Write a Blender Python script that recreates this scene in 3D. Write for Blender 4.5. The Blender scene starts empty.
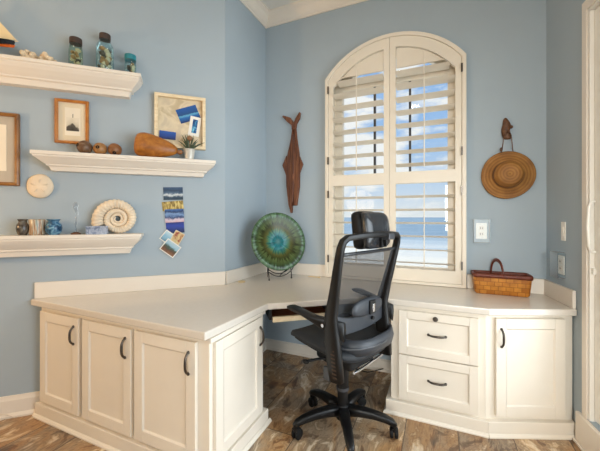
import bpy, bmesh, math, random
from mathutils import Vector, Matrix, Euler
random.seed(7)
sc = bpy.context.scene
COL = sc.collection
PI = math.pi
R = math.radians

# ------------------------------------------------------------------ materials
def s2l(c):
    return tuple((x / 12.92 if x <= .04045 else ((x + .055) / 1.055) ** 2.4) for x in c)
def rgb(r, g, b):
    return s2l((r / 255, g / 255, b / 255)) + (1,)
class NT:
    def __init__(s, name):
        s.m = bpy.data.materials.new(name); s.m.use_nodes = True
        s.t = s.m.node_tree; s.p = s.t.nodes['Principled BSDF']; s.out = s.t.nodes['Material Output']
    def n(s, typ, **kw):
        nd = s.t.nodes.new(typ)
        for k, v in kw.items():
            if k in nd.inputs: nd.inputs[k].default_value = v
            else: setattr(nd, k, v)
        return nd
    def l(s, a, b): s.t.links.new(a, b)
    def coord(s, scale=(1, 1, 1), rot=(0, 0, 0), loc=(0, 0, 0)):
        tc = s.n('ShaderNodeTexCoord'); mp = s.n('ShaderNodeMapping')
        mp.inputs['Scale'].default_value = scale; mp.inputs['Rotation'].default_value = rot; mp.inputs['Location'].default_value = loc
        s.l(tc.outputs['Object'], mp.inputs['Vector']); return mp.outputs['Vector']
    def ramp(s, fac, stops, interp='LINEAR'):
        r = s.n('ShaderNodeValToRGB'); r.color_ramp.interpolation = interp
        e = r.color_ramp.elements
        e[0].position, e[0].color = stops[0]; e[1].position, e[1].color = stops[-1]
        for p, c in stops[1:-1]:
            q = e.new(p); q.color = c
        s.l(fac, r.inputs['Fac']); return r.outputs['Color']
    def noise(s, vec, scale, detail=4, rough=.55, dist=0.0):
        n = s.n('ShaderNodeTexNoise', Scale=scale, Detail=detail, Roughness=rough, Distortion=dist)
        s.l(vec, n.inputs['Vector']); return n.outputs['Fac']
    def bump(s, h, strength=.2, dist=.01):
        b = s.n('ShaderNodeBump', Strength=strength, Distance=dist)
        s.l(h, b.inputs['Height']); s.l(b.outputs['Normal'], s.p.inputs['Normal'])
    def mix(s, fac, a, b, blend='MIX'):
        m = s.n('ShaderNodeMix', data_type='RGBA', blend_type=blend)
        for v, i in ((fac, 0), (a, 6), (b, 7)):
            if isinstance(v, (int, float, tuple)): m.inputs[i].default_value = v
            else: s.l(v, m.inputs[i])
        return m.outputs[2]
def plain(name, c, rough=.5, metal=0, var=.05, vscale=8, spec=.5, bump=0, coat=0):
    k = NT(name); v = k.coord()
    f = k.noise(v, vscale)
    lo = tuple(x * (1 - var) for x in c[:3]) + (1,); hi = tuple(min(1, x * (1 + var)) for x in c[:3]) + (1,)
    k.l(k.ramp(f, [(.3, lo), (.7, hi)]), k.p.inputs['Base Color'])
    k.p.inputs['Roughness'].default_value = rough; k.p.inputs['Metallic'].default_value = metal
    k.p.inputs['Specular IOR Level'].default_value = spec
    if coat: k.p.inputs['Coat Weight'].default_value = coat
    if bump: k.bump(k.noise(v, vscale * 12, 3), bump, .002)
    return k.m
def wood(name, c1, c2, c3, scale=(3, 30, 30), rough=.45, nscale=2.2):
    k = NT(name); v = k.coord(scale=scale)
    f = k.noise(v, nscale, 6, .6, 1.2)
    k.l(k.ramp(f, [(.25, c1), (.5, c2), (.75, c3)]), k.p.inputs['Base Color'])
    k.p.inputs['Roughness'].default_value = rough
    k.bump(f, .15, .003)
    return k.m
def glassy(name, tint, rough=.02, fac=.12, spec_tint=(1, 1, 1, 1)):
    k = NT(name); k.t.nodes.remove(k.p)
    tr = k.n('ShaderNodeBsdfTransparent', Color=tint); gl = k.n('ShaderNodeBsdfGlossy', Color=spec_tint, Roughness=rough)
    mx = k.n('ShaderNodeMixShader')
    lw = k.n('ShaderNodeLayerWeight', Blend=.25)
    mt = k.n('ShaderNodeMath', operation='MULTIPLY_ADD'); mt.inputs[1].default_value = .6; mt.inputs[2].default_value = fac * .4
    k.l(lw.outputs['Fresnel'], mt.inputs[0]); k.l(mt.outputs[0], mx.inputs[0])
    k.l(tr.outputs[0], mx.inputs[1]); k.l(gl.outputs[0], mx.inputs[2]); k.l(mx.outputs[0], k.out.inputs['Surface'])
    return k.m

M = {}
M['wall'] = plain('blue_wall_paint', rgb(166, 180, 190), .75, var=.015, vscale=3, spec=.25, bump=.04)
M['ceil'] = plain('ceiling_paint', rgb(228, 226, 220), .8, var=.01)
M['trim'] = plain('cream_trim_paint', rgb(230, 222, 210), .42, var=.015, vscale=5)
M['cab'] = plain('cream_cabinet_paint', rgb(230, 221, 206), .38, var=.02, vscale=5)
M['shutter'] = plain('shutter_paint', rgb(229, 220, 204), .4, var=.015)
M['counter'] = plain('laminate_counter', rgb(214, 206, 194), .18, var=.02, vscale=60)
M['white'] = plain('white_plastic', rgb(235, 232, 224), .35, var=.01)
M['black'] = plain('black_plastic', rgb(13, 13, 14), .4, var=.1, spec=.35)
M['blackmat'] = plain('black_rubber', rgb(13, 13, 14), .6, var=.1, spec=.3)
M['greyplas'] = plain('grey_plastic', rgb(60, 62, 66), .35, var=.06)
M['shell_gloss'] = plain('charcoal_gloss_plastic', rgb(40, 42, 45), .25, var=.04)
M['seat'] = plain('charcoal_seat_fabric', rgb(30, 33, 37), .7, var=.12, vscale=40, bump=.2)
M['seatlight'] = plain('grey_seat_shell', rgb(46, 50, 56), .45, var=.05)
M['ratchet'] = plain('brown_slots', rgb(66, 48, 36), .6)
M['chrome'] = plain('chrome', rgb(200, 200, 205), .18, 1, var=.02)
M['pewter'] = plain('dark_pewter', rgb(92, 86, 80), .33, 1, var=.08, vscale=40)
M['brass'] = plain('aged_brass', rgb(140, 112, 66), .35, 1, var=.1)
M['iron'] = plain('black_wrought_iron', rgb(18, 18, 20), .5, .3)
M['goldframe'] = wood('honey_oak_frame', rgb(150, 88, 30), rgb(184, 116, 46), rgb(205, 140, 66), (4, 4, 4), .4)
M['darkgold'] = wood('walnut_gilt_frame', rgb(104, 66, 30), rgb(142, 96, 48), rgb(170, 122, 66), (4, 4, 4), .35)
M['palewood'] = wood('pale_limed_wood', rgb(214, 190, 150), rgb(230, 210, 174), rgb(240, 224, 194), (4, 20, 20), .5)
M['mat'] = plain('grey_mount_board', rgb(186, 176, 160), .8, var=.02)
M['matcream'] = plain('cream_mount_board', rgb(222, 208, 180), .8, var=.02)
M['fish'] = wood('weathered_reddish_wood', rgb(40, 22, 14), rgb(104, 58, 34), rgb(158, 104, 68), (20, 20, 1.6), .6, 2.5)
M['gourd_dark'] = wood('dark_gourd', rgb(52, 32, 20), rgb(104, 72, 46), rgb(140, 116, 92), (12, 12, 12), .4)
M['gourd_tan'] = wood('tan_gourd', rgb(118, 76, 36), rgb(160, 112, 62), rgb(178, 132, 82), (12, 12, 12), .4)
M['gourd_brown'] = wood('brown_gourd', rgb(84, 48, 22), rgb(132, 84, 44), rgb(150, 104, 62), (12, 12, 12), .4)
M['gourd_big'] = wood('amber_gourd', rgb(110, 60, 14), rgb(160, 96, 28), rgb(186, 122, 46), (6, 9, 9), .38)
M['hole'] = plain('dark_hollow', rgb(20, 10, 6), .9)
M['darkwood'] = wood('dark_carved_wood', rgb(44, 24, 12), rgb(92, 56, 28), rgb(120, 78, 42), (18, 18, 18), .5)
M['traywood'] = wood('reddish_tray_wood', rgb(86, 44, 22), rgb(122, 68, 38), rgb(140, 84, 50), (4, 40, 40), .45)
M['fossil'] = plain('cream_fossil', rgb(226, 208, 182), .6, var=.1, vscale=14, bump=.2)
M['coral'] = plain('cream_coral', rgb(226, 204, 172), .75, var=.12, vscale=30, bump=.4)
M['sand'] = plain('cream_sand_dollar', rgb(228, 210, 184), .7, var=.04, vscale=14, bump=.15)
M['lid'] = plain('rusty_zinc_lid', rgb(70, 56, 50), .6, .3, var=.3, vscale=30)
M['teal'] = plain('teal_lid', rgb(34, 128, 140), .4, var=.1)
M['jarblue'] = glassy('aqua_jar_glass', rgb(222, 241, 244), fac=.1)
M['jargreen'] = glassy('green_jar_glass', rgb(222, 238, 230), fac=.1)
M['clear'] = glassy('clear_plastic_cover', rgb(249, 251, 252), fac=.06, rough=.35)
M['clearglass'] = glassy('clear_glass', rgb(236, 238, 240), fac=.08, rough=.12)
M['pane'] = glassy('window_glass', rgb(250, 252, 252), fac=.03)
M['shellA'] = plain('cream_shell', rgb(226, 206, 170), .5, var=.15, vscale=50)
M['shellB'] = plain('tan_shell', rgb(176, 132, 84), .5, var=.25, vscale=50)
M['shellC'] = plain('dark_shell', rgb(84, 74, 62), .5, var=.3, vscale=50)
M['leaf'] = plain('grey_green_leaf', rgb(72, 84, 62), .55, var=.3, vscale=30)
M['flower'] = plain('rust_flower_head', rgb(140, 104, 74), .8, var=.2, vscale=60)
M['pot'] = plain('silver_white_pot', rgb(208, 204, 194), .3, .2, var=.05)
M['hull'] = plain('black_hull', rgb(14, 14, 24), .25, var=.05)
M['keel'] = plain('orange_red_keel', rgb(205, 96, 24), .4, var=.08)
M['sail'] = plain('cream_sailcloth', rgb(232, 208, 162), .8, var=.05)
M['cord'] = plain('white_cable', rgb(222, 210, 194), .5)
M['basketdark'] = wood('dark_reddish_cane', rgb(62, 22, 10), rgb(100, 40, 20), rgb(120, 56, 30), (40, 40, 40), .45)
M['clip'] = plain('beige_plastic', rgb(204, 182, 140), .5)

def build_floor_mat():
    k = NT('wood_look_tile'); v = k.coord(rot=(0, 0, R(90)), loc=(.12, -.105, 0))
    br = k.n('ShaderNodeTexBrick', offset=.37, offset_frequency=2)
    br.inputs['Scale'].default_value = 1; br.inputs['Brick Width'].default_value = 1.15; br.inputs['Row Height'].default_value = .295
    br.inputs['Mortar Size'].default_value = .0022; br.inputs['Mortar Smooth'].default_value = .1; br.inputs['Bias'].default_value = 0
    br.inputs['Color1'].default_value = (0, 0, 0, 1); br.inputs['Color2'].default_value = (1, 1, 1, 1); br.inputs['Mortar'].default_value = (.5, .5, .5, 1)
    k.l(v, br.inputs['Vector'])
    # each tile shifts the grain
    ad = k.n('ShaderNodeVectorMath', operation='MULTIPLY_ADD'); ad.inputs[1].default_value = (3.1, 7.3, 1.7)
    k.l(br.outputs['Color'], ad.inputs[0]); k.l(v, ad.inputs[2])
    m2 = k.n('ShaderNodeMapping'); m2.inputs['Scale'].default_value = (1.8, 3.0, 1); k.l(ad.outputs[0], m2.inputs['Vector'])
    n1 = k.noise(m2.outputs[0], 1.7, 8, .62, 2.2)
    m3 = k.n('ShaderNodeMapping'); m3.inputs['Scale'].default_value = (3, 17, 1); k.l(ad.outputs[0], m3.inputs['Vector'])
    n2 = k.noise(m3.outputs[0], 2.2, 6, .62, 1.4)
    m4 = k.n('ShaderNodeMapping'); m4.inputs['Scale'].default_value = (1.1, 2.0, 1); m4.inputs['Location'].default_value = (4, 2, 0); k.l(ad.outputs[0], m4.inputs['Vector'])
    n4 = k.noise(m4.outputs[0], 1.5, 5, .6, 1.2)
    ca = k.ramp(n1, [(.28, rgb(88, 62, 44)), (.40, rgb(140, 100, 66)), (.47, rgb(190, 152, 108)), (.53, rgb(164, 128, 90)), (.59, rgb(214, 184, 144)), (.67, rgb(240, 226, 202))])
    cg = k.ramp(n1, [(.30, rgb(82, 70, 58)), (.42, rgb(126, 108, 90)), (.48, rgb(176, 158, 136)), (.55, rgb(146, 128, 106)), (.61, rgb(206, 190, 168)), (.68, rgb(234, 224, 206))])
    c1 = k.mix(k.ramp(n4, [(.42, (0, 0, 0, 1)), (.58, (1, 1, 1, 1))]), ca, cg)
    c2 = k.ramp(n2, [(.32, rgb(140, 118, 100)), (.5, (1, 1, 1, 1))])
    c = k.mix(.42, c1, c2, 'MULTIPLY')
    tone = k.ramp(br.outputs['Color'], [(0, rgb(222, 216, 210)), (1, rgb(255, 252, 246))])
    c = k.mix(1.0, c, tone, 'MULTIPLY')
    c = k.mix(br.outputs['Fac'], c, rgb(70, 54, 42))
    k.l(c, k.p.inputs['Base Color'])
    k.p.inputs['Roughness'].default_value = .36
    k.bump(n2, .12, .003)
    return k.m
M['floor'] = build_floor_mat()

def mat_plate():
    k = NT('glazed_green_plate')
    tc = k.n('ShaderNodeTexCoord'); sx = k.n('ShaderNodeSeparateXYZ'); k.l(tc.outputs['Object'], sx.inputs[0])
    def m(op, a, b=None):
        q = k.n('ShaderNodeMath', operation=op)
        for i, x in enumerate((a, b)):
            if x is None: continue
            if isinstance(x, (int, float)): q.inputs[i].default_value = x
            else: k.l(x, q.inputs[i])
        return q.outputs[0]
    r = m('SQRT', m('ADD', m('POWER', sx.outputs[0], 2), m('POWER', sx.outputs[2], 2)))
    th = m('ARCTAN2', sx.outputs[2], sx.outputs[0])
    cb = k.n('ShaderNodeCombineXYZ')
    k.l(m('MULTIPLY', m('COSINE', th), 3.2), cb.inputs[0]); k.l(m('MULTIPLY', m('SINE', th), 3.2), cb.inputs[1]); k.l(m('MULTIPLY', r, 2.2), cb.inputs[2])
    st = k.noise(cb.outputs[0], 3.4, 5, .65)
    rr = m('ADD', m('DIVIDE', r, .255), m('MULTIPLY', m('SUBTRACT', st, .5), .5))
    c = k.ramp(rr, [(.0, rgb(130, 176, 176)), (.12, rgb(50, 130, 140)), (.27, rgb(36, 130, 138)), (.38, rgb(74, 132, 104)), (.48, rgb(104, 104, 50)), (.6, rgb(58, 66, 32)), (.72, rgb(94, 112, 62)), (.84, rgb(62, 84, 50)), (.93, rgb(92, 126, 92)), (1.0, rgb(96, 126, 96))])
    dk = k.ramp(st, [(.36, rgb(84, 84, 66)), (.6, (1, 1, 1, 1))])
    k.l(k.mix(.78, c, dk, 'MULTIPLY'), k.p.inputs['Base Color'])
    k.p.inputs['Roughness'].default_value = .22; k.p.inputs['Specular IOR Level'].default_value = .3
    return k.m
M['plate'] = mat_plate()

def mat_hat():
    k = NT('woven_straw'); v = k.coord()
    w = k.n('ShaderNodeTexWave', wave_type='RINGS', rings_direction='Y', Scale=16, Distortion=.6); k.l(v, w.inputs['Vector'])
    f = k.noise(v, 9, 4)
    a = k.ramp(f, [(.3, rgb(134, 88, 34)), (.7, rgb(174, 122, 56))])
    b = k.ramp(w.outputs['Fac'], [(.2, rgb(205, 190, 160)), (.7, (1, 1, 1, 1))])
    k.l(k.mix(.7, a, b, 'MULTIPLY'), k.p.inputs['Base Color']); k.p.inputs['Roughness'].default_value = .65
    k.bump(w.outputs['Fac'], .3, .003)
    return k.m
M['hat'] = mat_hat()
def mat_basket():
    k = NT('woven_splint'); v = k.coord(rot=(0, 0, 0))
    v2 = k.coord(scale=(1, 1, 1), rot=(R(90), 0, 0))
    ch = k.n('ShaderNodeTexBrick', offset=.5); ch.inputs['Scale'].default_value = 1
    ch.inputs['Brick Width'].default_value = .045; ch.inputs['Row Height'].default_value = .03; ch.inputs['Mortar Size'].default_value = .0016
    ch.inputs['Color1'].default_value = rgb(176, 112, 36); ch.inputs['Color2'].default_value = rgb(206, 148, 66); ch.inputs['Mortar'].default_value = rgb(140, 84, 30)
    k.l(v2, ch.inputs['Vector'])
    f = k.noise(v, 18, 3)
    k.l(k.mix(.5, ch.outputs['Color'], k.ramp(f, [(.35, rgb(170, 104, 60)), (.65, rgb(255, 226, 170))]), 'MULTIPLY'), k.p.inputs['Base Color'])
    k.p.inputs['Roughness'].default_value = .4
    k.bump(ch.outputs['Fac'], -.4, .003)
    return k.m
M['basket'] = mat_basket()
def mat_mesh():
    k = NT('black_back_mesh')
    k.p.inputs['Base Color'].default_value = rgb(40, 42, 45); k.p.inputs['Roughness'].default_value = .6
    tr = k.n('ShaderNodeBsdfTransparent'); mx = k.n('ShaderNodeMixShader')
    w = k.n('ShaderNodeTexWave', bands_direction='Z', Scale=140); k.l(k.coord(), w.inputs['Vector'])
    mt = k.n('ShaderNodeMath', operation='MULTIPLY_ADD'); mt.inputs[1].default_value = .16; mt.inputs[2].default_value = .62
    k.l(w.outputs['Fac'], mt.inputs[0]); k.l(mt.outputs[0], mx.inputs[0])
    k.l(tr.outputs[0], mx.inputs[1]); k.l(k.p.outputs[0], mx.inputs[2]); k.l(mx.outputs[0], k.out.inputs['Surface'])
    return k.m
M['mesh'] = mat_mesh()
def mat_patches(name, stops, scale, rough=.5, stretch=(1, 1, 1), dist=.8, detail=3, offs=(0, 0, 0)):
    k = NT(name); v = k.coord(scale=stretch, loc=offs)
    f = k.noise(v, scale, detail, .5, dist)
    k.l(k.ramp(f, stops), k.p.inputs['Base Color']); k.p.inputs['Roughness'].default_value = rough
    return k.m
def mat_bands(name, stops, axis, lo, hi, wob=.02, nscale=30, rough=.45):
    """printed picture: colours change along one axis of the card, with a ragged edge"""
    k = NT(name); tc = k.n('ShaderNodeTexCoord'); sx = k.n('ShaderNodeSeparateXYZ'); k.l(tc.outputs['Object'], sx.inputs[0])
    mr = k.n('ShaderNodeMapRange'); mr.inputs[1].default_value = lo; mr.inputs[2].default_value = hi
    n = k.noise(tc.outputs['Object'], nscale, 4, .6)
    ma = k.n('ShaderNodeMath', operation='MULTIPLY_ADD'); k.l(n, ma.inputs[0]); ma.inputs[1].default_value = wob * 2; 
    mb = k.n('ShaderNodeMath', operation='ADD'); mb.inputs[1].default_value = -wob
    k.l(sx.outputs[axis], ma.inputs[2]); k.l(ma.outputs[0], mb.inputs[0]); k.l(mb.outputs[0], mr.inputs[0])
    k.l(k.ramp(mr.outputs[0], stops), k.p.inputs['Base Color']); k.p.inputs['Roughness'].default_value = rough
    return k.m
M['vaseblue'] = mat_patches('blue_speckled_glaze', [(.35, rgb(18, 40, 66)), (.5, rgb(48, 98, 134)), (.68, rgb(130, 172, 190))], 34, .2)
M['vasedark'] = mat_patches('dark_green_grey_glaze', [(.35, rgb(26, 26, 26)), (.5, rgb(88, 78, 68)), (.68, rgb(128, 124, 110))], 26, .25)
M['vasestripe'] = mat_patches('tan_striped_glaze', [(.35, rgb(92, 68, 48)), (.46, rgb(182, 142, 104)), (.56, rgb(196, 190, 172)), (.68, rgb(122, 140, 136))], 16, .3, (9, 9, .4), .1)
M['boxblue'] = mat_patches('blue_grey_relief', [(.4, rgb(120, 134, 160)), (.52, rgb(178, 188, 204)), (.62, rgb(142, 154, 178))], 60, .6)

# ------------------------------------------------------------------ mesh helpers
class MB:
    def __init__(s): s.bm = bmesh.new()
    def box(s, x0, x1, y0, y1, z0, z1, mat=None):
        r = bmesh.ops.create_cube(s.bm, size=1)
        T = Matrix.Translation(((x0 + x1) / 2, (y0 + y1) / 2, (z0 + z1) / 2)) @ Matrix.Diagonal((x1 - x0, y1 - y0, z1 - z0, 1))
        if mat: T = mat @ T
        bmesh.ops.transform(s.bm, matrix=T, verts=r['verts']); return s
    def prism(s, pts, lo, hi, axis='z'):
        """pts 2D polygon, extruded: axis z -> (x,y); axis y -> pts are (x,z)"""
        def mk(p, h): return (p[0], p[1], h) if axis == 'z' else ((p[0], h, p[1]) if axis == 'y' else (h, p[0], p[1]))
        a = [s.bm.verts.new(mk(p, lo)) for p in pts]; b = [s.bm.verts.new(mk(p, hi)) for p in pts]
        n = len(pts)
        s.bm.faces.new(a); s.bm.faces.new(b[::-1])
        for i in range(n): s.bm.faces.new((a[i], b[i], b[(i + 1) % n], a[(i + 1) % n]))
        return s
    def rings(s, rings, cap=True, closed=False):
        """loft a list of equal-length vertex rings"""
        vs = [[s.bm.verts.new(p) for p in r] for r in rings]
        n = len(vs[0]); m = len(vs)
        for i in range(m if closed else m - 1):
            a, b = vs[i], vs[(i + 1) % m]
            for j in range(n): s.bm.faces.new((a[j], a[(j + 1) % n], b[(j + 1) % n], b[j]))
        if cap and not closed:
            s.bm.faces.new(vs[0][::-1]); s.bm.faces.new(vs[-1])
        return s
    def lathe(s, prof, n=28, axis='z', mat=None, wob=None):
        rs = []
        for r, h in prof:
            ring = []
            for j in range(n):
                a = 2 * PI * j / n; q = r * (wob(a, r) if wob else 1)
                p = (q * math.cos(a), q * math.sin(a), h) if axis == 'z' else ((q * math.cos(a), h, q * math.sin(a)) if axis == 'y' else (h, q * math.cos(a), q * math.sin(a)))
                ring.append(mat @ Vector(p) if mat else p)
            rs.append(ring)
        return s.rings(rs)
    def cyl(s, a, b, r0, r1=None, n=14):
        return s.tube([a, b], [r0, r0 if r1 is None else r1], n)
    def tube(s, pts, rad, n=10, prof=None, up=None):
        """swept round tube, or prof=(w,h) per point for a flat rounded bar"""
        P = [Vector(p) for p in pts]; m = len(P)
        if isinstance(rad, (int, float)): rad = [rad] * m
        T = []
        for i in range(m):
            t = P[min(i + 1, m - 1)] - P[max(i - 1, 0)]; T.append(t.normalized())
        u = Vector(up) if up else (Vector((0, 0, 1)) if abs(T[0].z) < .9 else Vector((1, 0, 0)))
        rs = []
        for i in range(m):
            if up: u = Vector(up)
            u = (u - T[i] * u.dot(T[i])).normalized(); w = T[i].cross(u).normalized()
            ring = []
            for j in range(n):
                a = 2 * PI * j / n
                if prof:
                    W, H = prof[i] if isinstance(prof, list) else prof
                    ca, sa = math.cos(a), math.sin(a); e = .5
                    x = W * (abs(ca) ** e) * (1 if ca > 0 else -1); y = H * (abs(sa) ** e) * (1 if sa > 0 else -1)
                    ring.append(P[i] + w * x + u * y)
                else: ring.append(P[i] + (w * math.cos(a) + u * math.sin(a)) * rad[i])
            rs.append(ring)
        return s.rings(rs)
    def ball(s, c, r, sc_=(1, 1, 1), u=16, v=10, mat=None):
        q = bmesh.ops.create_uvsphere(s.bm, u_segments=u, v_segments=v, radius=r)
        T = Matrix.Translation(c) @ (mat or Matrix.Identity(4)) @ Matrix.Diagonal((*sc_, 1))
        bmesh.ops.transform(s.bm, matrix=T, verts=q['verts']); return s
    def sweep(s, path, prof, closed=False):
        """path: 2D points with the room on the left; prof: (offset to the left, z)"""
        n = len(path); V = [Vector(p) for p in path]; rs = []
        def nrm(a, b):
            d = (b - a).normalized(); return Vector((-d.y, d.x))
        for i in range(n):
            n0 = nrm(V[i - 1], V[i]) if (i > 0 or closed) else None
            n1 = nrm(V[i], V[(i + 1) % n]) if (i < n - 1 or closed) else None
            if n0 is None: k = n1
            elif n1 is None: k = n0
            else: k = (n0 + n1) / (1 + n0.dot(n1))
            rs.append([(V[i].x + k.x * o, V[i].y + k.y * o, z) for o, z in prof])
        return s.rings(rs, closed=closed)
    def build(s, name, mat, parent=None, bevel=0, smooth=False, segs=2, sub=0, loc=None):
        bmesh.ops.recalc_face_normals(s.bm, faces=s.bm.faces)
        me = bpy.data.meshes.new(name); s.bm.to_mesh(me); s.bm.free()
        o = bpy.data.objects.new(name, me); COL.objects.link(o)
        if mat: me.materials.append(M[mat] if isinstance(mat, str) else mat)
        if parent: o.parent = parent
        if loc: o.location = loc
        if bevel:
            b = o.modifiers.new('bevel', 'BEVEL'); b.width = bevel; b.segments = segs; b.limit_method = 'ANGLE'; b.angle_limit = R(35)
        if sub:
            q = o.modifiers.new('sub', 'SUBSURF'); q.levels = sub; q.render_levels = sub
        if smooth:
            me.polygons.foreach_set('use_smooth', [True] * len(me.polygons))
            if smooth != 'all': me.set_sharp_from_angle(angle=R(45))
        return o
def tag(o, label, cat, group=None):
    o['label'] = label; o['category'] = cat
    if group: o['group'] = group
    return o
def thing(name, label, cat, loc=(0, 0, 0), rz=0, group=None, rot=None):
    o = bpy.data.objects.new(name, None); COL.objects.link(o)
    o.location = loc; o.rotation_euler = rot if rot else (0, 0, rz)
    o.empty_display_size = .05
    return tag(o, label, cat, group)
def struct(o): o['kind'] = 'structure'; return o

# ------------------------------------------------------------------ room frame
CR = (.69, 2.72); CB = (-1.57, 2.72); CO = (-1.57, 2.07)          # right corner, back-left corner, outer corner
dr = Vector((.1376, -.9905)); dl = Vector((.721, .693))
RR = math.atan2(dr.y, dr.x); RL = math.atan2(dl.y, dl.x)
H = 3.28
RE = (CR[0] + dr.x * 5.3, CR[1] + dr.y * 5.3)                       # rear right
LE = (CO[0] - dl.x * 3.2, CO[1] - dl.y * 3.2)
LR = (LE[0], RE[1])
def onL(s, off=0, z=0):                                             # point on the angled left wall
    return (CO[0] + dl.x * s + .693 * off, CO[1] + dl.y * s - .721 * off, z)
def onR(t, off=0, z=0):
    return (CR[0] + dr.x * t - .9905 * off, CR[1] + dr.y * t - .1376 * off, z)
LOOP = [RE, CR, CB, CO, LE, LR]
pad = 1.2
struct(MB().prism([(RE[0] + .15, RE[1] - .15), (.69 + .15, 2.87), (-1.72, 2.87), (-1.72, 2.1), (LE[0] - .15, LE[1] + .07), (LR[0] - .15, LR[1] - .15)], -.1, 0).build('floor', 'floor'))
struct(MB().prism([(RE[0] + .15, RE[1] - .15), (.69 + .15, 2.87), (-1.72, 2.87), (-1.72, 2.1), (LE[0] - .15, LE[1] + .07), (LR[0] - .15, LR[1] - .15)], H, H + .1).build('ceiling', 'ceil'))

# back wall with the arched opening
WC, WH, ZB, ZS, ZT = -.3725, .5175, .80, 2.50, 2.765                # centre, half width, sill, spring, top of opening
rad = (WH ** 2 + (ZT - ZS) ** 2) / (2 * (ZT - ZS)); AZ = ZT - rad
def arc(r, half, n=24, cz=AZ, cx=WC):
    a = math.asin(half / r)
    return [(cx + r * math.sin(-a + 2 * a * i / n), cz + r * math.cos(-a + 2 * a * i / n)) for i in range(n + 1)]
b = MB()
b.prism([(-1.72, 0), (WC - WH, 0), (WC - WH, H), (-1.72, H)], 2.72, 2.87, 'y')
b.prism([(WC + WH, 0), (.84, 0), (.84, H), (WC + WH, H)], 2.72, 2.87, 'y')
b.prism([(WC - WH, 0), (WC + WH, 0), (WC + WH, ZB), (WC - WH, ZB)], 2.72, 2.87, 'y')
A = arc(rad, WH)
for i in range(len(A) - 1):
    b.prism([A[i], A[i + 1], (A[i + 1][0], H), (A[i][0], H)], 2.72, 2.87, 'y')
struct(b.build('wall_back', 'wall'))
def wallslab(name, L, rz, loc, cuts=None, x0=0):
    b = MB()
    if not cuts: b.box(x0, L, 0, .15, 0, H)
    else:
        a0, a1, z0, z1 = cuts
        b.box(x0, a0, 0, .15, 0, H).box(a1, L, 0, .15, 0, H).box(a0, a1, 0, .15, 0, z0).box(a0, a1, 0, .15, z1, H)
    o = b.build(name, 'wall'); o.location = loc; o.rotation_euler = (0, 0, rz); return struct(o)
wallslab('wall_corner', .65, R(90), (*CO, 0))
wallslab('wall_left', 0, RL, (*CO, 0), x0=-3.2)
DT0, DT1, DZ0, DZ1 = .482, 2.75, .178, 2.45
wallslab('wall_right', 5.3, RR, (*CR, 0), cuts=(DT0, DT1, DZ0, DZ1))
wallslab('wall_rear', RE[0] - LR[0], PI, (*RE, 0), cuts=(.25, 1.35, .9, 2.3))  # rear opening added so fill light can enter
wq = struct(MB().box(.25, .31, .02, .1, .9, 2.3).box(1.29, 1.35, .02, .1, .9, 2.3).box(.31, 1.29, .02, .1, .9, .96).box(.31, 1.29, .02, .1, 2.24, 2.3).build('fill_window', 'trim')); wq.location = (*RE, 0); wq.rotation_euler = (0, 0, PI)  # unseen window frame and pane, added around the fill opening
wp = MB().box(.305, 1.295, .05, .056, .955, 2.245).build('window_pane', 'pane', wq)
wallslab('wall_far_left', LE[1] - LR[1], R(90), (*LR, 0))

# crown moulding and baseboards
crown = [(0, H - .115), (.012, H - .115), (.012, H - .10), (.03, H - .085), (.06, H - .04), (.085, H - .022), (.085, H), (0, H)]
struct(MB().sweep(LOOP, crown, closed=True).build('trim_1', 'trim', bevel=.001))
bbp = [(0, 0), (.03, 0), (.03, .012), (.016, .028), (.016, .108), (.012, .118), (.008, .135), (0, .135)]
struct(MB().sweep([onL(-1.2)[:2], LE], bbp).build('baseboard_left', 'trim'))
bbk = [(0, 0), (.024, 0), (.024, .012), (.014, .022), (.014, .09), (0, .1)]
struct(MB().sweep([(-.30, 2.72), CB, (-1.57, 2.085)], bbk).build('baseboard_back', 'trim'))
struct(MB().sweep([onR(5.3)[:2], onR(2.81)[:2]], bbp).build('baseboard_right', 'trim'))

# ------------------------------------------------------------------ window behind the shutter
wr = bpy.data.objects.new('window_1', None); COL.objects.link(wr); struct(wr)
def archpoly(half, zb, rr, off=0, n=24):
    return [(WC - half, zb)] + arc(rr, half, n) + [(WC + half, zb)]
def archring(b, o_half, o_zb, o_r, i_half, i_zb, i_r, y0, y1, n=24):
    O = archpoly(o_half, o_zb, o_r, n=n); I = archpoly(i_half, i_zb, i_r, n=n)
    rs = []
    for p, q in zip(O, I): rs.append([(p[0], y0, p[1]), (p[0], y1, p[1]), (q[0], y1, q[1]), (q[0], y0, q[1])])
    b.rings(rs, closed=True)
b = MB()
archring(b, WH - .002, ZB + .002, rad - .002, .437, .885, rad - .085, 2.80, 2.858)
b.box(WC - .437, WC + .437, 2.80, 2.855, 1.585, 1.65).box(WC - .437, WC + .437, 2.80, 2.855, 2.45, 2.50)
b.build('window_frame', 'shutter', wr)
b = MB(); archring(b, WH - .001, ZB + .001, rad - .001, WH - .013, ZB + .013, rad - .013, 2.721, 2.80)
b.build('window_jamb', 'shutter', wr)
b = MB()
for sx in (-.148, .148): b.box(WC + sx - .009, WC + sx + .009, 2.815, 2.845, 1.65, 2.45)
b.build('muntin', 'greyplas', wr)
MB().prism(archpoly(.44, .882, rad - .083), 2.826, 2.832, 'y').build('window_pane', 'pane', wr)
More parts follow.
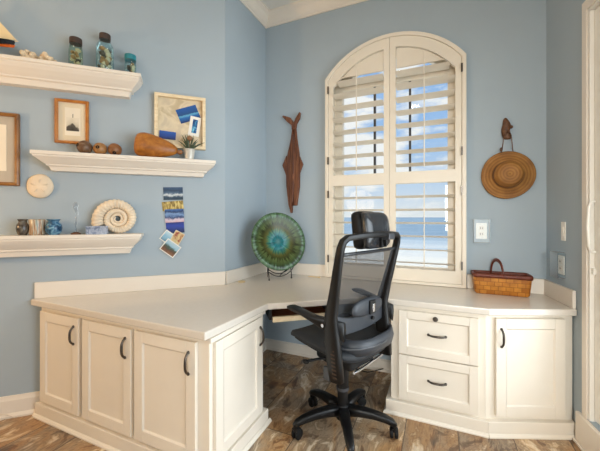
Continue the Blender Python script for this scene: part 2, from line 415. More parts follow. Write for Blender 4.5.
# ------------------------------------------------------------------ plantation shutter
sh = thing('plantation_shutter', 'cream arched plantation shutter with open louvers covering the back window', 'shutter', (WC, 2.72, .76))
def X(o):                                                          # world -> shutter local
    for v in o.bm.verts: v.co -= Vector((WC, 2.72, .76))
    return o
oh, orad = .5625, None
def R3(half, top): h = top - 2.53; return (half ** 2 + h * h) / (2 * h)
o_r = R3(.5625, 2.815); o_c = 2.815 - o_r
def arc2(r, half, n=24): return arc(r, half, n, cz=o_c)
def poly2(half, zb, r, n=24): return [(WC - half, zb)] + arc2(r, half, n) + [(WC + half, zb)]
b = MB()
O = poly2(.5625, .762, o_r); I = poly2(.532, .785, o_r - .031)
b.rings([[(p[0], 2.672, p[1]), (p[0], 2.719, p[1]), (q[0], 2.719, q[1]), (q[0], 2.672, q[1])] for p, q in zip(O, I)], closed=True)
X(b).build('frame', 'shutter', sh, bevel=.004)
PY0, PY1 = 2.68, 2.708
def clipx(z, r):                                                   # half-width of the arch at height z
    if z <= o_c + math.sqrt(max(0, r * r - .532 ** 2)): return .532
    return math.sqrt(max(0, r * r - (z - o_c) ** 2))
ri = o_r - .115                                                    # inner edge of the arched rail
for side in (-1, 1):
    xo, xi = side * .530, side * .0015                             # outer and meeting edge
    so, si = side * .487, side * .048                              # opening
    pn = MB()
    def bx(x0, x1, z0, z1): pn.box(WC + min(x0, x1), WC + max(x0, x1), PY0, PY1, z0, z1)
    ztop_o = o_c + math.sqrt((o_r - .033) ** 2 - .530 ** 2); ztop_so = o_c + math.sqrt((o_r - .033) ** 2 - .487 ** 2)
    bx(xo, so, .787, 2.45); bx(si, xi, .787, 2.45)
    bx(so, si, .787, .885); bx(so, si, 1.573, 1.667)
    # curved rail and stile tops
    def opening(x):
        ax = abs(x); return o_c + math.sqrt(max(0, ri * ri - ax * ax))
    xs = [.0015, .0479, .0481] + [.0481 + (.4869 - .0481) * i / 18 for i in range(1, 19)] + [.4871, .530]
    rs = []
    for ax in xs:
        x = side * ax
        top = o_c + math.sqrt((o_r - .033) ** 2 - x * x)
        lo = 2.45 if (ax < .048 or ax > .487) else max(2.45, opening(x))
        rs.append([(WC + x, PY0, lo), (WC + x, PY1, lo), (WC + x, PY1, top), (WC + x, PY0, top)])
    pn.rings(rs)
    P = X(pn).build('shutter_panel', 'shutter', sh, bevel=.003)
    def louver(z, x0, x1, tilt, half=.052):
        lb = MB(); rs = []
        prof = [(-half, 0), (-half * .6, .0045), (0, .006), (half * .6, .0045), (half, 0), (half * .6, -.0045), (0, -.006), (-half * .6, -.0045)]
        c, s_ = math.cos(tilt), math.sin(tilt)
        for x in (x0, x1): rs.append([(x, 2.696 + y * c - w * s_, z + y * s_ + w * c) for y, w in prof])
        lb.rings(rs); X(lb).build('louver', 'shutter', P, smooth=True)
    tl = R(-8)
    zs = [.932 + .1065 * i for i in range(6)] + [1.722 + .1075 * i for i in range(8)]
    for z in zs:
        h = min(abs(so), math.sqrt(max(.01, ri * ri - (z + .012 - o_c) ** 2)) if z > 2.4 else 9)
        xa, xb = WC + side * (h - .003), WC + side * .051
        louver(z, min(xa, xb), max(xa, xb), tl)
    # closed arched top blade
    top = MB(); rs = []
    for i in range(13):
        x = .052 + (.46 - .052) * i / 12
        zt = max(2.53, o_c + math.sqrt(max(0, (ri - .006) ** 2 - x * x)))
        rs.append([(WC + side * x, 2.688, 2.522), (WC + side * x, 2.698, 2.522), (WC + side * x, 2.706, zt), (WC + side * x, 2.698, zt)])
    top.rings(rs); X(top).build('arched_top_louver', 'shutter', P)
    tr = MB(); xm = WC + (so + si) / 2 + .02 * side * 0
    tr.box(xm - .004, xm + .004, 2.628, 2.637, .90, 1.56); tr.box(xm - .004, xm + .004, 2.628, 2.637, 1.69, 2.60)
    X(tr).build('tilt_rod', 'shutter', P, bevel=.002)
    for z in (.93, 1.50, 1.80, 2.43):
        hg = MB(); xx = WC + side * .531
        hg.box(xx - .006, xx + .006, 2.664, 2.676, z - .032, z + .032); X(hg).build('hinge', 'pewter', sh)

# ------------------------------------------------------------------ sliding door on the right wall
drt = bpy.data.objects.new('door_1', None); COL.objects.link(drt); struct(drt); drt.location = (*CR, 0); drt.rotation_euler = (0, 0, RR)
b = MB()
b.box(DT0 - .046, DT0 + .002, -.008, 0, DZ0, DZ1 + .06).box(DT1 - .002, DT1 + .058, -.008, 0, DZ0, DZ1 + .06).box(DT0 + .002, DT1 - .002, -.008, 0, DZ1 - .002, DZ1 + .06)
b.build('door_casing', 'trim', drt, bevel=.004)
MB().box(DT0, DT0 + .016, 0, .15, DZ0, DZ1).box(DT1 - .016, DT1, 0, .15, DZ0, DZ1).box(DT0, DT1, 0, .15, DZ1 - .016, DZ1).build('door_jamb', 'white', drt)
for k, (t0, t1, y0) in enumerate(((DT0 + .018, 1.66, .02), (1.58, DT1 - .018, .07))):
    b = MB(); b.box(t0, t0 + .075, y0, y0 + .04, DZ0 + .01, DZ1 - .02).box(t1 - .075, t1, y0, y0 + .04, DZ0 + .01, DZ1 - .02)
    b.box(t0 + .075, t1 - .075, y0, y0 + .04, DZ0 + .01, DZ0 + .11).box(t0 + .075, t1 - .075, y0, y0 + .04, DZ1 - .1, DZ1 - .02)
    fr = b.build('door_panel', 'white', drt, bevel=.003)
    MB().box(t0 + .074, t1 - .074, y0 + .016, y0 + .022, DZ0 + .108, DZ1 - .098).build('door_pane', 'pane', fr)
    if k == 0:
        g = MB(); x = t0 + .006
        g.tube([(x, .02, 1.385), (x, .002, 1.38), (x, -.008, 1.355), (x, -.013, 1.25), (x, -.008, 1.14), (x, .002, 1.113), (x, .02, 1.108)], [.008, .008, .008, .009, .008, .008, .008], 10)
        g.build('door_handle', 'white', fr, smooth=True)
        MB().box(x - .012, x + .012, .006, .02, .985, 1.02).build('latch', 'white', fr, bevel=.003)
b = MB(); b.box(.40, 2.81, -.022, 0, 0, DZ0).box(.40, 2.81, -.035, -.022, 0, .018)
b.build('door_curb', 'trim', drt, bevel=.006)

# ------------------------------------------------------------------ worktop
CT = .76
ct = thing('worktop', 'cream laminate wraparound worktop with low backsplash along the walls', 'countertop')
e = .004
lw = lambda y: CO[0] - (CO[1] - y) * dl.x / dl.y
poly = [(-2.452, 1.178), (-.998, 1.165), (-.975, 1.715), (-.45, 2.125), (-.40, 2.14), (.272, 2.14), (.738, 2.335), (.74, 2.345), (CR[0] - .004, 2.716), (-1.566, 2.716), (-1.566, 2.062), (lw(1.215) + .012, 1.215)]
MB().prism(poly, .72, CT).build('top', 'counter', ct, bevel=.007, segs=3)
bs = [(.003, CT), (.022, CT), (.022, CT + .105), (.003, CT + .105)]
MB().sweep([onL(-.004)[:2] and CO, onL(-1.238)[:2]], bs).build('backsplash', 'trim', ct, bevel=.003)
MB().sweep([CB, CO], [(.003, CT), (.0215, CT), (.0215, CT + .105), (.003, CT + .105)]).build('backsplash', 'trim', ct, bevel=.003)
MB().sweep([(-.94, 2.72), CB], bs).build('backsplash', 'trim', ct, bevel=.003)
MB().sweep([onR(.375)[:2], CR, (.195, 2.72)], bs).build('backsplash', 'trim', ct, bevel=.003)

# ------------------------------------------------------------------ cabinets
def shaker(w, h, t=.02, rail=.06, rec=.009):
    """door front in local x 0..w, z 0..h, face towards -y at y=-t"""
    b = MB()
    b.box(0, rail, -t, 0, 0, h).box(w - rail, w, -t, 0, 0, h).box(rail, w - rail, -t, 0, 0, rail).box(rail, w - rail, -t, 0, h - rail, h)
    c = .006                                                      # sloped lip around the recessed panel
    x0, x1, z0, z1 = rail, w - rail, rail, h - rail
    o = [(x0, z0), (x1, z0), (x1, z1), (x0, z1)]; i = [(x0 + c, z0 + c), (x1 - c, z0 + c), (x1 - c, z1 - c), (x0 + c, z1 - c)]
    vo = [b.bm.verts.new((p[0], -t, p[1])) for p in o]; vi = [b.bm.verts.new((p[0], -t + rec, p[1])) for p in i]
    for k in range(4): b.bm.faces.new((vo[k], vo[(k + 1) % 4], vi[(k + 1) % 4], vi[k]))
    b.bm.faces.new(vi)
    return b
def pull(L, parent, loc, vertical=True, rz=0):
    b = MB(); pts = []
    for i in range(13):
        u = -1 + 2 * i / 12
        d = .021 * (1 - abs(u) ** 3.6)
        a = u * L / 2
        pts.append((0, -d - .002, a) if vertical else (a, -d - .002, 0))
    b.tube(pts, [.0058 + .0012 * (1 - abs(-1 + 2 * i / 12)) for i in range(13)], 10, up=(1, 0, 0) if vertical else (0, 0, 1))
    for sgn in (-1, 1):
        p = (0, 0, sgn * L / 2) if vertical else (sgn * L / 2, 0, 0)
        b.cyl(p, (p[0], -.006, p[2]), .0085, .007, 12)
    return b.build('handle', 'pewter', parent, smooth=True, loc=loc)

# left base cabinet
lc = thing('base_cabinet', 'cream three door base cabinet under the left worktop wing', 'cabinet')
MB().prism([(-2.393, 1.21), (-1.01, 1.21), (-1.01, 1.715), (-1.915, 1.715)], .085, .719).build('carcass', 'cab', lc, bevel=.002)
MB().prism([(-2.418, 1.184), (-.988, 1.184), (-.988, 1.745), (-1.89, 1.745)], .0, .088).build('toe_base', 'cab', lc, bevel=.003)
MB().sweep([(-.986, 1.76), (-.986, 1.182), (-2.420, 1.182)][::-1], [(0, 0), (-.013, 0), (-.013, .008), (-.006, .018), (0, .022)]).build('shoe_moulding', 'cab', lc)
for x0, x1 in ((-2.372, -1.978), (-1.941, -1.527), (-1.5, -1.079)):
    d = shaker(x1 - x0, .585).build('door', 'cab', lc, bevel=.0022, loc=(x0, 1.2095, .105))
    pull(.105, d, (x1 - x0 - .042, -.02, .48))
d = shaker(.435, .585).build('door', 'cab', lc, bevel=.0022, loc=(-1.0095, 1.235, .105)); d.rotation_euler = (0, 0, R(90))
pull(.105, d, (.455 - .045, -.02, .475))
# crown strip under worktop on the right-hand side
MB().box(-1.01, -.993, 1.20, 1.715, .696, .719).build('top_rail', 'cab', lc)

# drawer cabinet
dc = thing('drawer_cabinet', 'cream cabinet with two drawers right of the office chair', 'cabinet', (-.295, 2.165, 0))
MB().box(0, .549, .02, .545, .085, .719).build('carcass', 'cab', dc, bevel=.002)
MB().prism([(-.03, -.014), (.5615, -.014), (.5615, .545), (-.03, .545)], 0, .088).build('toe_base', 'cab', dc, bevel=.003)
MB().sweep([(-.032, .3), (-.032, -.016), (.563, -.016)][::1], [(0, 0), (-.012, 0), (-.012, .008), (-.006, .018), (0, .022)]).build('shoe_moulding', 'cab', dc)
for k, (z0, hh) in enumerate(((.402, .286), (.108, .287))):
    d = shaker(.463, hh, rail=.052).build('drawer', 'cab', dc, bevel=.0022, loc=(.052, .0195, z0))
    pull(.1, d, (.2315, -.02, .148), vertical=False)
    if k == 0:
        L = MB().lathe([(.015, 0), (.016, -.006), (.011, -.013), (.0, -.014)], 18, axis='y').build('lock', 'pewter', d, smooth=True, loc=(.222, -.02, .252))
# angled door cabinet
ac = thing('corner_cabinet', 'cream single door cabinet set at an angle beside the right wall', 'cabinet', (.262, 2.166, 0), rz=R(22.5))
a22 = R(-22.5)
def loc22(x, y): x -= .262; y -= 2.166; return (x * math.cos(a22) - y * math.sin(a22), x * math.sin(a22) + y * math.cos(a22))
MB().prism([loc22(.2545, 2.1845), loc22(.731, 2.382), loc22(.686, 2.71), loc22(.2545, 2.71)], .085, .719).build('carcass', 'cab', ac, bevel=.002)
MB().prism([loc22(.267, 2.152), loc22(.736, 2.346), loc22(.685, 2.71), loc22(.267, 2.71)], 0, .088).build('toe_base', 'cab', ac, bevel=.003)
p0, p1 = loc22(.268, 2.1505), loc22(.728, 2.341)
MB().sweep([p0, p1], [(0, 0), (-.012, 0), (-.012, .008), (-.006, .018), (0, .022)]).build('shoe_moulding', 'cab', ac)
d = shaker(.405, .582).build('door', 'cab', ac, bevel=.0022, loc=(.055, .0195, .112))
pull(.105, d, (.03, -.02, .468))

# keyboard tray below the cut-back worktop edge
kd = Vector((.788, .615)); kr = math.atan2(kd.y, kd.x)
kt = thing('keyboard_tray', 'reddish wooden pull-out tray with cream lip under the worktop edge', 'tray', (-.995, 1.752, .625), rz=kr)
MB().box(.03, .43, .02, .28, .004, .016).build('board', 'traywood', kt, bevel=.002)
MB().box(.03, .43, -.002, .02, 0, .034).build('front_lip', 'palewood', kt, bevel=.003)
MB().box(.012, .028, .03, .26, .008, .094).build('slide_rail', 'iron', kt)
MB().box(.432, .448, .03, .26, .008, .094).build('slide_rail', 'iron', kt)
b = MB(); b.box(.03, .43, .268, .28, .016, .094); b.build('rear_panel', 'traywood', kt)

# ------------------------------------------------------------------ office chair
CZ = R(68.2)
ch = thing('office_chair', 'black mesh-back swivel office chair with headrest and five-star base', 'chair', (-.541, 1.875, 0), rz=CZ)
MB().lathe([(.0, .07), (.04, .07), (.046, .09), (.044, .135), (.036, .155), (.0, .155)], 24).build('hub', 'black', ch, smooth=True)
for k in range(5):
    a = R(-65.7 + 72 * k) - CZ; ca, sa = math.cos(a), math.sin(a)
    pts = [(ca * r, sa * r, z) for r, z in ((.03, .122), (.10, .128), (.18, .124), (.25, .112), (.29, .098), (.312, .08))]
    MB().tube(pts, .02, 14, prof=[(.036, .029), (.031, .026), (.027, .023), (.024, .020), (.022, .017), (.014, .013)], up=(0, 0, 1)).build('base_leg', 'black', ch, smooth='all')
    sw = a + R(55 + 40 * k)
    m = Matrix.Translation((ca * .303, sa * .303, 0)) @ Matrix.Rotation(sw, 4, 'Z')
    fk = MB(); fk.cyl(m @ Vector((0, 0, .045)), m @ Vector((0, 0, .092)), .012, .012, 12)
    fk.tube([m @ Vector(p) for p in ((.034, 0, .034), (.028, 0, .058), (.008, 0, .066), (-.008, 0, .055))], .012, 10, prof=(.021, .006))
    fko = fk.build('caster', 'black', ch, smooth=True)
    for sy in (-.014, .014):
        w = MB(); w.lathe([(.0, -.01), (.022, -.01), (.0295, -.007), (.0305, 0), (.0295, .007), (.022, .01), (.0, .01)], 20, axis='y', mat=m @ Matrix.Translation((.014, sy, .0308)))
        w.build('wheel', 'blackmat', fko, smooth=True)
MB().lathe([(.0, .15), (.031, .15), (.032, .245), (.0, .245)], 22).build('gas_lift', 'black', ch, smooth=True)
MB().lathe([(.0, .244), (.038, .244), (.039, .262), (.0, .262)], 22).build('lift_collar', 'greyplas', ch, smooth=True)
MB().lathe([(.0, .261), (.036, .261), (.041, .44), (.0, .44)], 22).build('lift_shroud', 'black', ch, smooth=True)
MB().prism([(-.12, -.15), (.12, -.15), (.13, .02), (.10, .13), (-.10, .13), (-.13, .02)], .435, .50).build('tilt_mechanism', 'blackmat', ch, bevel=.015)
def pad_rings(b, layers, n=48):
    rs = []
    for (hx, y0, y1, z0, tilt, ex) in layers:
        ring = []
        for j in range(n):
            a = 2 * PI * j / n; ca, sa = math.cos(a), math.sin(a)
            x = hx * abs(ca) ** ex * (1 if ca > 0 else -1); yy = abs(sa) ** ex * (1 if sa > 0 else -1)
            y = (y0 + y1) / 2 + (y1 - y0) / 2 * yy
            z = z0 + tilt * (y / .25) - .03 * max(0, (y - .14) / .1) ** 2 + .02 * (abs(x) / .25) ** 2
            ring.append((x, y, z))
        rs.append(ring)
    b.rings(rs)
b = MB(); pad_rings(b, [(.13, -.15, .13, .497, .01, .7), (.19, -.19, .17, .508, .02, .6), (.248, -.215, .243, .535, .03, .5), (.25, -.215, .245, .545, .03, .5)])
b.build('seat_shell', 'blackmat', ch, smooth='all')
b = MB(); pad_rings(b, [(.25, -.212, .246, .543, .03, .5), (.266, -.225, .260, .553, .03, .48), (.268, -.227, .262, .568, .03, .48), (.26, -.22, .254, .584, .03, .5), (.215, -.19, .19, .594, .03, .55), (.12, -.11, .11, .590, .02, .7)])
b.build('seat', 'seat', ch, smooth='all')
# curved grey shell at the rear of the seat
b = MB(); rs = []
for i in range(21):
    a = PI + PI * i / 20; ca, sa = math.cos(a), math.sin(a)
    x = .205 * abs(ca) ** .6 * (1 if ca > 0 else -1) + .02; y = -.10 - .150 * abs(sa) ** .7
    d = Vector((ca, sa, 0)) * .010
    rs.append([(x - d.x, y - d.y, .555), (x + d.x, y + d.y, .56), (x + d.x * 2.0, y + d.y * 2.0, .60), (x + d.x, y + d.y, .645), (x - d.x, y - d.y, .64)])
b.rings(rs); b.build('seat_rear_shell', 'seatlight', ch, smooth='all')
b = MB(); b.tube([(.222 * math.cos(PI + PI * i / 20), -.10 - .167 * abs(math.sin(PI * i / 20)) ** .7, .602) for i in range(21)], .007, 8)
b.build('shell_trim', 'greyplas', ch, smooth='all')
MB().tube([(-.09, -.15, .425), (.0, -.155, .43), (.12, -.15, .435), (.225, -.145, .44)], .0085, 10).build('recline_rod', 'chrome', ch, smooth=True)
MB().tube([(-.12, -.02, .485), (-.22, -.0, .498), (-.30, .02, .503)], .0075, 10).ball((-.302, .021, .502), .015, (1, 1.5, .8)).build('height_lever', 'black', ch, smooth=True)
MB().box(-.235, -.215, -.10, -.045, .405, .48).build('tension_knob', 'greyplas', ch, bevel=.009, segs=3)
# back frame
def lean(z): return -.142 - .235 * max(0, (z - .76)) - .12 * max(0, .74 - z)
up_pts = [(.236, .455), (.240, .54), (.243, .66), (.248, .78), (.257, .90), (.267, 1.01), (.275, 1.10), (.275, 1.145), (.266, 1.178), (.238, 1.196), (.14, 1.204), (0, 1.206)]
pw = {0: (.040, .021), 1: (.046, .022), 2: (.046, .022), 3: (.036, .021), 4: (.028, .019), 5: (.024, .018), 6: (.021, .016), 7: (.020, .016), 8: (.019, .016), 9: (.017, .016), 10: (.015, .015), 11: (.014, .015)}
def bow(x): return -.035 * max(0, 1 - (x / .25) ** 2)
full = [(-x, lean(z) + (bow(x) if z > 1.17 else 0), z) for x, z in up_pts] + [(x, lean(z) + (bow(x) if z > 1.17 else 0), z) for x, z in up_pts[-2::-1]]
prof = [pw[i] for i in range(12)] + [pw[i] for i in range(10, -1, -1)]
BX = -.038                                                        # the back sits a touch to the side
def flatbar(b, pts, prof, n=16):
    """bar whose wide side lies along the chair's depth, thin side across"""
    P = [Vector(p) for p in pts]; rs = []
    for i, p in enumerate(P):
        t = (P[min(i + 1, len(P) - 1)] - P[max(i - 1, 0)]).normalized()
        d = Vector((0, 1, 0)); d = (d - t * d.dot(t)).normalized(); s_ = t.cross(d)
        W, Hh = prof[i]; ring = []
        for j in range(n):
            a = 2 * PI * j / n; ca, sa = math.cos(a), math.sin(a)
            ring.append(p + d * (W * abs(ca) ** .55 * (1 if ca > 0 else -1)) + s_ * (Hh * abs(sa) ** .55 * (1 if sa > 0 else -1)))
        rs.append(ring)
    b.rings(rs); return b
flatbar(MB(), full, prof).build('back_frame', 'black', ch, smooth='all', loc=(BX, 0, 0))
for sx in (-1, 1):
    b = MB()
    for i in range(9):
        xa, xb = sorted((sx * .2605, sx * .2635)); z = .480 + i * .019
        b.box(xa, xb, lean(z) - .022, lean(z) + .004, z, z + .007)
    b.build('height_ratchet', 'ratchet', ch, loc=(BX, 0, 0))
def arcrow(z, half, bw, n=11, dy=0):
    return [(-half + 2 * half * i / (n - 1), lean(z) + dy - bw * (1 - (2 * i / (n - 1) - 1) ** 2), z) for i in range(n)]
MB().tube(arcrow(1.11, .266, .012), .01, 10, prof=(.010, .009)).build('mesh_top_rail', 'shell_gloss', ch, smooth='all', loc=(BX, 0, 0))
b = MB(); rs = []
for i in range(17):
    u = -1 + 2 * i / 16; x = u * .244
    zt = .748 + .05 * abs(u) ** 3; zb = .665 + .012 * abs(u) ** 2
    y = lean(.72) - .02 * (1 - u * u)
    rs.append([(x, y - .012, zb), (x, y + .012, zb), (x, y + .012, zt), (x, y - .012, zt)])
b.rings(rs); b.build('lower_back_plate', 'seatlight', ch, bevel=.005, loc=(BX, 0, 0))
MB().lathe([(.0, 0), (.011, 0), (.011, -.012), (0, -.012)], 14, axis='y').build('adjust_knob', 'blackmat', ch, smooth=True, loc=(.05, lean(.7) - .03, .712))
cols = 13; rows = 11; b = MB(); va = []
for j in range(rows):
    z = .74 + (1.11 - .74) * j / (rows - 1); half = .243 + .028 * (z - .74) / .37
    va.append([b.bm.verts.new((-half + 2 * half * i / (cols - 1), lean(z) + .012 * (1 - (2 * i / (cols - 1) - 1) ** 2), z)) for i in range(cols)])
for j in range(rows - 1):
    for i in range(cols - 1): b.bm.faces.new((va[j][i], va[j][i + 1], va[j + 1][i + 1], va[j + 1][i]))
b.build('back_mesh', 'mesh', ch, smooth='all', loc=(BX, 0, 0))
# lumbar pad seen behind the lower mesh
b = MB(); rs = []
for k, (f, yy) in enumerate(((.75, .0), (1, .008), (1, .02), (.8, .03))):
    ring = []
    for j in range(32):
        a = 2 * PI * j / 32; ca, sa = math.cos(a), math.sin(a)
        ring.append((.148 * f * abs(ca) ** .8 * (1 if ca > 0 else -1), yy - .205, .788 + (.055 if sa > 0 else .04) * f * abs(sa) ** .8 * (1 if sa > 0 else -1)))
    rs.append(ring)
b.rings(rs); lp = b.build('lumbar_support', 'seatlight', ch, smooth='all', loc=(-.02, 0, 0))
MB().box(-.005, .05, -.217, -.205, .752, .83).build('lumbar_bracket', 'black', lp, bevel=.004)
MB().box(.012, .034, -.221, -.2165, .765, .812).build('lumbar_slider', 'chrome', lp, bevel=.002)
# armrests cantilevered from the back frame
for sx, ax in ((-1, .335), (1, .272)):
    b = MB(); rs = []
    st = [(-.20, .655, .755, .016), (-.13, .69, .768, .020), (-.06, .738, .782, .026), (.0, .768, .793, .032), (.06, .776, .803, .035), (.10, .782, .806, .032), (.118, .786, .802, .02)]
    for (y, zb, zt, hw) in st:
        ring = []
        sh_ = (ax - .245) * max(0, min(1, (-.03 - y) / .15))
        for j in range(18):
            a = 2 * PI * j / 18; ca, sa = math.cos(a), math.sin(a)
            ring.append((sx * (ax - sh_) + hw * abs(ca) ** .6 * (1 if ca > 0 else -1) * (1 if sa > -.2 else .75), y, (zb + zt) / 2 + (zt - zb) / 2 * abs(sa) ** .6 * (1 if sa > 0 else -1)))
        rs.append(ring)
    b.rings(rs); ar = b.build('armrest', 'black', ch, smooth='all')
    MB().lathe([(.0, 0), (.009, 0), (.009, .006), (0, .006)], 14, axis='x').build('arm_pivot', 'chrome', ar, smooth=True, loc=(sx * (ax - .045) - (.023 if sx < 0 else -.017), -.11, .735))
# headrest
def pillow(name, mat, cx, cy, cz, hx, hy, hz, rx, ex=.45, parent=ch, flat=3.2):
    b = MB(); rs = []; n = 36
    for k in range(9):
        v = -1 + 2 * k / 8; f = max((1 - abs(v) ** flat) ** .5 if abs(v) < 1 else 0, .62)
        ring = []
        for j in range(n):
            a = 2 * PI * j / n; ca, sa = math.cos(a), math.sin(a)
            ring.append((hx * f * abs(ca) ** ex * (1 if ca > 0 else -1), v * hy + .02 * (1 - ca * ca), hz * f * abs(sa) ** ex * (1 if sa > 0 else -1)))
        rs.append(ring)
    b.rings(rs); o = b.build(name, mat, parent, smooth='all', loc=(cx, cy, cz)); o.rotation_euler = (rx, 0, 0); return o
pillow('headrest_pad', 'blackmat', .026, -.168, 1.226, .128, .055, .110, R(-6))
hs = pillow('headrest_shell', 'shell_gloss', .026, -.222, 1.226, .122, .028, .105, R(-6), ex=.38, flat=5)
b = MB(); b.box(-.03, .03, -.296, -.245, 1.172, 1.208); hb = b.build('headrest_bracket', 'greyplas', ch, bevel=.006, loc=(.07, 0, 0))
for xx in (-.05, -.005):
    MB().box(xx - .004, xx + .004, -.262, -.245, 1.13, 1.18).build('bracket_rail', 'blackmat', hb)

# ------------------------------------------------------------------ ledge shelves
def ledge(label, s0, s1, ztop, hh):
    D, B = .14, .055
    t = thing('ledge_shelf', label, 'shelf', onL(0, 0.001, ztop - hh), rz=RL, group='crown moulding wall ledges')
    pr = [(D, hh), (D, hh - .022), (D - .008, hh - .024), (D - .008, hh - .034), (D - .022, hh * .62), (D - .045, hh * .45), (D - .062, hh * .34), (D - .062, hh * .27), (D - .075, hh * .24), (B + .003, hh * .06), (B, .0)]
    rs = []
    for d, z in pr:
        i = D - d
        rs.append([(s0 + i, 0, z), (s0 + i, -d, z), (s1 - i, -d, z), (s1 - i, 0, z)])
    MB().rings(rs).build('ledge', 'trim', t, bevel=.0015)
    return t
Z1, Z2, Z3 = 2.30, 1.724, 1.183
ledge('upper cream ledge holding shell jars and a ship model', -1.75, -.592, Z1, .147)
ledge('middle cream ledge holding gourds and a potted succulent', -1.219, -.084, Z2, .117)
ledge('lower cream ledge holding small pots and a spiral fossil', -1.75, -.588, Z3, .14)
def L(s, off, z): return onL(s, off, z)

# jars of shells
def jar(name, label, s, off, r, h, lid_r, lid_h, glass, lidmat, n_sh, grp, seed):
    rnd = random.Random(seed)
    t = thing(name, label, 'jar', L(s, off, Z1), rz=RL)
    bh = h - lid_h
    MB().lathe([(0, 0), (r * .92, .0), (r, .008), (r, bh * .68), (r * .95, bh * .78), (lid_r * .95, bh * .93), (lid_r * .95, bh), (0, bh)], 26).build('jar_body', glass, t, smooth=True)
    MB().lathe([(0, bh - .004), (lid_r, bh - .004), (lid_r * 1.02, bh + lid_h * .5), (lid_r, h - .003), (lid_r * .9, h), (0, h)], 22).build('lid', lidmat, t, smooth=True)
    if lidmat == 'lid':
        pass
    for k in range(n_sh):
        a = rnd.uniform(0, 2 * PI); q = r * .5 * rnd.uniform(.55, 1); z = .016 + (bh * .62) * k / n_sh + rnd.uniform(0, .006)
        w = L(s, off, 0); sz = r * rnd.uniform(.36, .5)
        b = MB(); prof = [(0, -1), (.35, -.8), (.62, -.35), (.7, .05), (.55, .5), (.28, .85), (0, 1)]
        m = Euler((rnd.uniform(0, 3), rnd.uniform(0, 3), rnd.uniform(0, 3))).to_matrix().to_4x4() @ Matrix.Scale(sz, 4)
        b.lathe(prof, 12, mat=m, wob=lambda a, r_: 1 + .1 * math.cos(5 * a))
        o = b.build('seashell', rnd.choice(['shellA', 'shellA', 'shellB', 'shellC']), smooth='all', loc=(w[0] + q * math.cos(a), w[1] + q * math.sin(a), Z1 + z + .004))
        tag(o, *grp)
    return t
jar('glass_jar', 'greenish glass jar of shells with dark rusty lid, nearest the coral', -.99, .08, .040, .197, .036, .036, 'jargreen', 'lid', 16, ('small seashell inside the greenish jar on the upper ledge', 'seashell', 'shells in the greenish jar'), 3)
jar('glass_jar', 'tallest aqua glass jar of shells with a dark lid on the upper ledge', -.82, .08, .053, .258, .034, .036, 'jarblue', 'lid', 20, ('small seashell inside the tallest aqua jar', 'seashell', 'shells in the tallest jar'), 5)
jar('glass_jar', 'smallest shell jar with turquoise lid at the right end of upper ledge', -.664, .08, .037, .142, .037, .034, 'jarblue', 'teal', 10, ('small seashell inside the smallest turquoise-lidded jar', 'seashell', 'shells in the smallest jar'), 8)
# coral
def coral(label, s, off, seed, w):
    rnd = random.Random(seed); b = MB()
    for k in range(26):
        x = rnd.uniform(-w, w); y = rnd.uniform(-.03, .03); z = rnd.uniform(.014, .062) * (1 - .3 * abs(x) / w)
        b.ball((x, y, z), rnd.uniform(.009, .016), (1, 1, 1.0), 10, 7)
        if k % 2: b.tube([(x * .7, y * .7, .02), (x * 1.05, y * 1.1, z + .012)], [.012, .007], 8)
    b.ball((0, 0, .02), .03, (w / .035, .9, .62), 14, 9)
    o = b.build('coral_piece', 'coral', smooth='all', loc=L(s, off, Z1 + .001)); o.rotation_euler = (0, 0, RL)
    zmin = min(v.co.z for v in o.data.vertices)
    for v in o.data.vertices: v.co.z -= zmin
    return tag(o, label, 'coral')
coral('knobbly cream coral piece beside the model ship on the upper ledge', -1.245, .085, 11, .036)
coral('knobbly cream coral piece nearest the jars on the upper ledge', -1.14, .085, 12, .036)
# model ship
sp = thing('model_ship', 'small model sailing ship with black hull and cream sails', 'model ship', L(-1.47, .08, Z1), rz=RL)
def hull(z0, z1, k0, k1, name, mat):
    rs = []
    for i in range(15):
        u = -1 + 2 * i / 14; x = u * .155
        w0 = .03 * k0 * (1 - abs(u) ** 2.6); w1 = .03 * k1 * (1 - abs(u) ** 3.5)
        lift = .012 * u * u
        rs.append([(x * .96, -w0 - .001, z0 + lift * .6), (x, -w1 - .001, z1 + lift), (x, w1 + .001, z1 + lift), (x * .96, w0 + .001, z0 + lift * .6)])
    MB().rings(rs).build(name, mat, sp, smooth=True)
hull(.068, .079, .1, .55, 'keel', 'keel'); hull(.078, .106, .6, 1.0, 'hull', 'hull')
MB().box(-.06, -.045, -.02, .02, 0, .068).box(.045, .06, -.02, .02, 0, .068).build('cradle', 'darkwood', sp)
MB().cyl((.0, 0, .1), (.0, 0, .33), .004, .002).cyl((.1, 0, .108), (.17, 0, .118), .003, .002).cyl((-.09, 0, .1), (-.09, 0, .28), .0035, .002).build('mast', 'palewood', sp)
b = MB(); b.prism([(.012, .122), (.165, .122), (.012, .30)], -.002, .002, 'y'); b.build('jib_sail', 'sail', sp)
b = MB(); b.prism([(-.008, .122), (-.085, .122), (-.075, .2), (-.008, .31)], -.002, .002, 'y'); b.build('mainsail', 'sail', sp)

